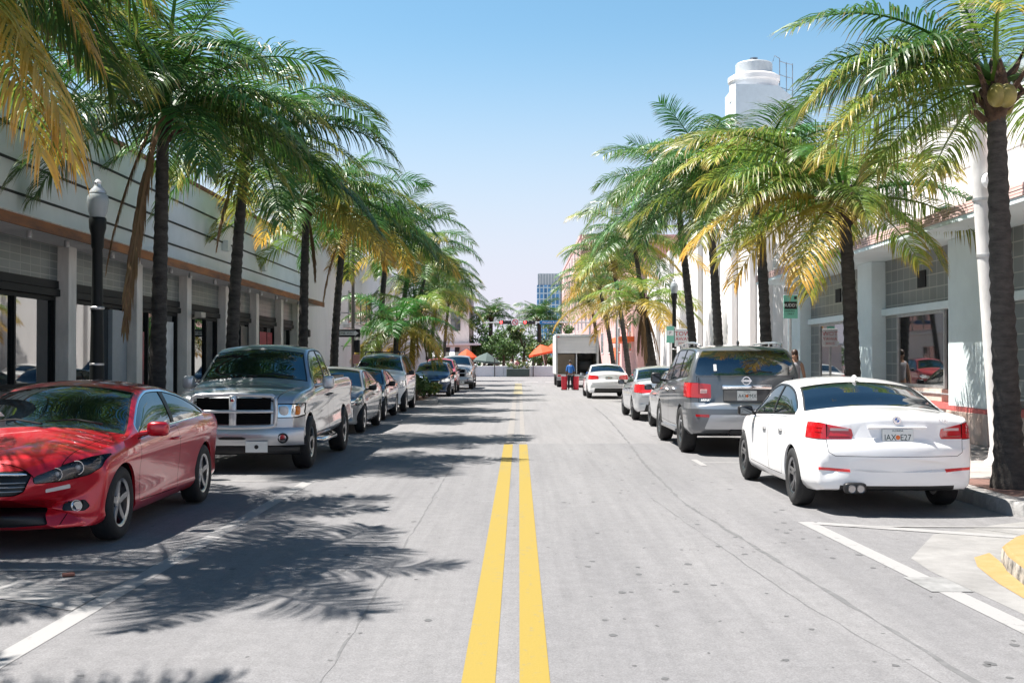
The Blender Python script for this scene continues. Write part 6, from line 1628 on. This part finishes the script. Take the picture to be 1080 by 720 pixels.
# ------------------------------------------------------------------ people
skin = mk("skin tan", (.42, .24, .16), .55); skin2 = mk("skin brown", (.16, .085, .055), .55); hairm = mk("brown hair", (.045, .022, .013), .5, var=.3, scale=20); hairk = mk("black hair", (.012,.010,.009), .5)
def skinmesh(name, verts, edges, radii, mat, parent, lv=1, root=0):
    me = bpy.data.meshes.new(name); me.from_pydata(verts, edges, []); o = bpy.data.objects.new(name, me); COL.objects.link(o)
    md = o.modifiers.new('s', 'SKIN'); md.use_smooth_shade = True
    for i, v in enumerate(me.skin_vertices[0].data):
        r_ = radii[i]; v.radius = r_ if isinstance(r_, tuple) else (r_, r_); v.use_root = (i == root)
    sb = o.modifiers.new('u', 'SUBSURF'); sb.levels = lv; sb.render_levels = lv
    dg = bpy.context.evaluated_depsgraph_get(); m2 = bpy.data.meshes.new_from_object(o.evaluated_get(dg)); bpy.data.objects.remove(o)
    m2.name = name; m2.materials.clear(); m2.materials.append(mat)
    for p in m2.polygons: p.use_smooth = True; p.material_index = 0
    o = bpy.data.objects.new(name, m2); COL.objects.link(o); o.parent = parent; return o
def person(x, y, rz, h, label, sm_, hm, top, legs, arms=((.24,.02,1.10),(.22,.10,.85)), lean=0., hair_long=False, step=.08, bare=True, feet=None):
    """arms: elbow and wrist (for x>0 side, metres at 1.75 m height), mirrored"""
    k = h/1.75; t = empty('person', (x, y, feet if feet is not None else .15), rz, label, 'person')
    ln = lambda z: lean*max(0, z-.95)
    V = [(0,0,.95),(0,ln(1.1),1.12),(0,ln(1.3),1.32),(0,ln(1.46),1.47),(0,ln(1.54)+.01,1.55),(0,ln(1.60)+.02,1.62),(0,ln(1.68)+.03,1.70)]
    E = [(0,1),(1,2),(2,3),(3,4),(4,5),(5,6)]; RR = [(.135,.10),(.125,.09),(.15,.10),(.09,.07),(.05,.05),(.075,.088),(.07,.085)]
    for s in (1,-1):
        b = len(V); V += [(s*.17,ln(1.42),1.43),(s*arms[0][0],ln(1.1)+arms[0][1],arms[0][2]),(s*arms[1][0],ln(.9)+arms[1][1],arms[1][2]),(s*arms[1][0]*.98,ln(.85)+arms[1][1]+.02,arms[1][2]-.09)]
        E += [(3,b),(b,b+1),(b+1,b+2),(b+2,b+3)]; RR += [.055,.042,.032,(.022,.040)]
        c = len(V); V += [(s*.095,0,.86),(s*.10,.03+s*step*.5,.49),(s*.105,s*step,.09),(s*.115,s*step+.15,.035)]
        E += [(0,c),(c,c+1),(c+1,c+2),(c+2,c+3)]; RR += [.085,.058,.042,(.042,.03)]
    V = [(a*k,b*k,c*k) for a,b,c in V]; RR = [tuple(q*k for q in r_) if isinstance(r_, tuple) else r_*k for r_ in RR]
    body = skinmesh('body', V, E, RR, sm_, t, 2)
    grow = lambda r_, f: tuple(q*f+.008 for q in r_) if isinstance(r_, tuple) else r_*f+.008
    ti = [0,1,2,3,7,15] + ([8,16] if not bare else [])
    mp = {a: i for i, a in enumerate(ti)}
    skinmesh('shirt', [V[i] for i in ti], [(mp[a],mp[b]) for a,b in E if a in mp and b in mp], [grow(RR[i],1.06) for i in ti], top, t, 2)
    li = [0,11,12,13,19,20,21]; mp = {a: i for i, a in enumerate(li)}
    skinmesh('trousers', [V[i] for i in li], [(mp[a],mp[b]) for a,b in E if a in mp and b in mp], [grow(RR[i],1.08) for i in li], legs, t, 2)
    hz = Vector(V[6]); hb = bmesh.new(); blob(hb, hz+Vector((0,-.018,.018))*k, (.088*k,.105*k,.10*k), 1, 1, 16, 10)
    if hair_long: blob(hb, hz+Vector((0,-.075,-.16))*k, (.10*k,.055*k,.22*k), .8, .8, 14, 10)
    bmesh.ops.recalc_face_normals(hb, faces=hb.faces); obj('hair', hb, hm, t, True)
    f = bmesh.new(); blob(f, hz+Vector((0,.092,-.055))*k, (.014*k,.022*k,.022*k), 1, 1, 8, 6)
    for s in (1,-1): blob(f, hz+Vector((s*.08,-.0,-.05))*k, (.012*k,.022*k,.03*k), 1, 1, 8, 6)
    bmesh.ops.recalc_face_normals(f, faces=f.faces); obj('nose_and_ears', f, sm_, t, True)
    e = bmesh.new()
    for s in (1,-1): blob(e, hz+Vector((s*.032,.078,-.03))*k, (.013*k,.008*k,.007*k), 1, 1, 8, 6)
    bmesh.ops.recalc_face_normals(e, faces=e.faces); obj('eyes', e, inkblack, t, True)
    hd = bmesh.new()
    for s in (1,-1):
        w_ = Vector(V[10 if s > 0 else 18])
        for q in range(4): a = w_+Vector((s*.0,(-.03+.02*q)*k,-.02*k)); tube(hd, [a, a+Vector((0,.004,-.045+.004*abs(q-1)))*k, a+Vector((-s*.012,.008,-.08+.006*abs(q-1)))*k], [.0095*k,.009*k,.007*k], 6)
        a = w_+Vector((0,.035,.03))*k; tube(hd, [a, a+Vector((-s*.005,.025,-.03))*k, a+Vector((-s*.012,.028,-.06))*k], [.011*k,.010*k,.008*k], 6)
    obj('fingers', hd, sm_, t, True)
    return t
person(7.0, 29.3, R(165), 1.70, 'woman with long brown hair in a grey tank top walking past the SUV', skin, hairm, mk("grey tank top",(.38,.37,.40),.85), mk("dark shorts",(.05,.05,.07),.8), hair_long=True)
person(2.74, 61.6, 0, 1.56, 'man in a blue shirt and dark trousers working behind the delivery truck', skin2, hairk, mk("blue shirt",(.03,.14,.42),.85), mk("dark trousers",(.015,.017,.025),.8), lean=.22, bare=False, feet=.012)
redbin = mk("red plastic bin", (.62,.02,.045), .45, var=.1)
for x, lb_ in ((2.42, 'red plastic bin on the man\'s road side'), (3.04, 'red plastic bin on the man\'s kerb side')):
    t = empty('red_bin', (x, 61.7, .012), 0, lb_, 'bin', 'red bins by the truck')
    b = bmesh.new(); lathe(b, [(.12,.03),(.15,.1),(.165,.66),(.175,.68),(.175,.73),(.155,.73),(.145,.65),(0,.63)], n=20); obj('shell', b, redbin, t, True, 40); obj('wheels', TB([(-.16,.14,.06),(.16,.14,.06)], .055, 12), black, t)
for i, (x, y, rz, tp, lb_) in enumerate(((-.75, 113.2, 160, (.6,.55,.5), 'person in a cream top standing behind the barrier by the planter'), (-.2, 114.2, 200, (.5,.25,.25), 'person in a dull red top behind the barrier above the planter'), (.75, 113.4, 100, (.35,.42,.5), 'person in a pale blue top behind the barrier toward the orange umbrella'))):
    person(x, y, R(rz), 1.68, lb_, skin, hairk if i else hairm, mk("top %d" % i, tp, .85), mk("jeans",(.06,.08,.14),.8), bare=False, feet=0)
# small litter by the hatch marks
lt = obj('cigarette_pack', bevel(BX(-.045,.045,-.03,.03,0,.022),.004,1), mk("brown card",(.25,.10,.07),.7), None, loc=(-3.42,8.75,.012)); lt.rotation_euler = (0,0,.4); tag(lt, 'small crushed brown pack lying on the shaded hatch marking', 'litter')
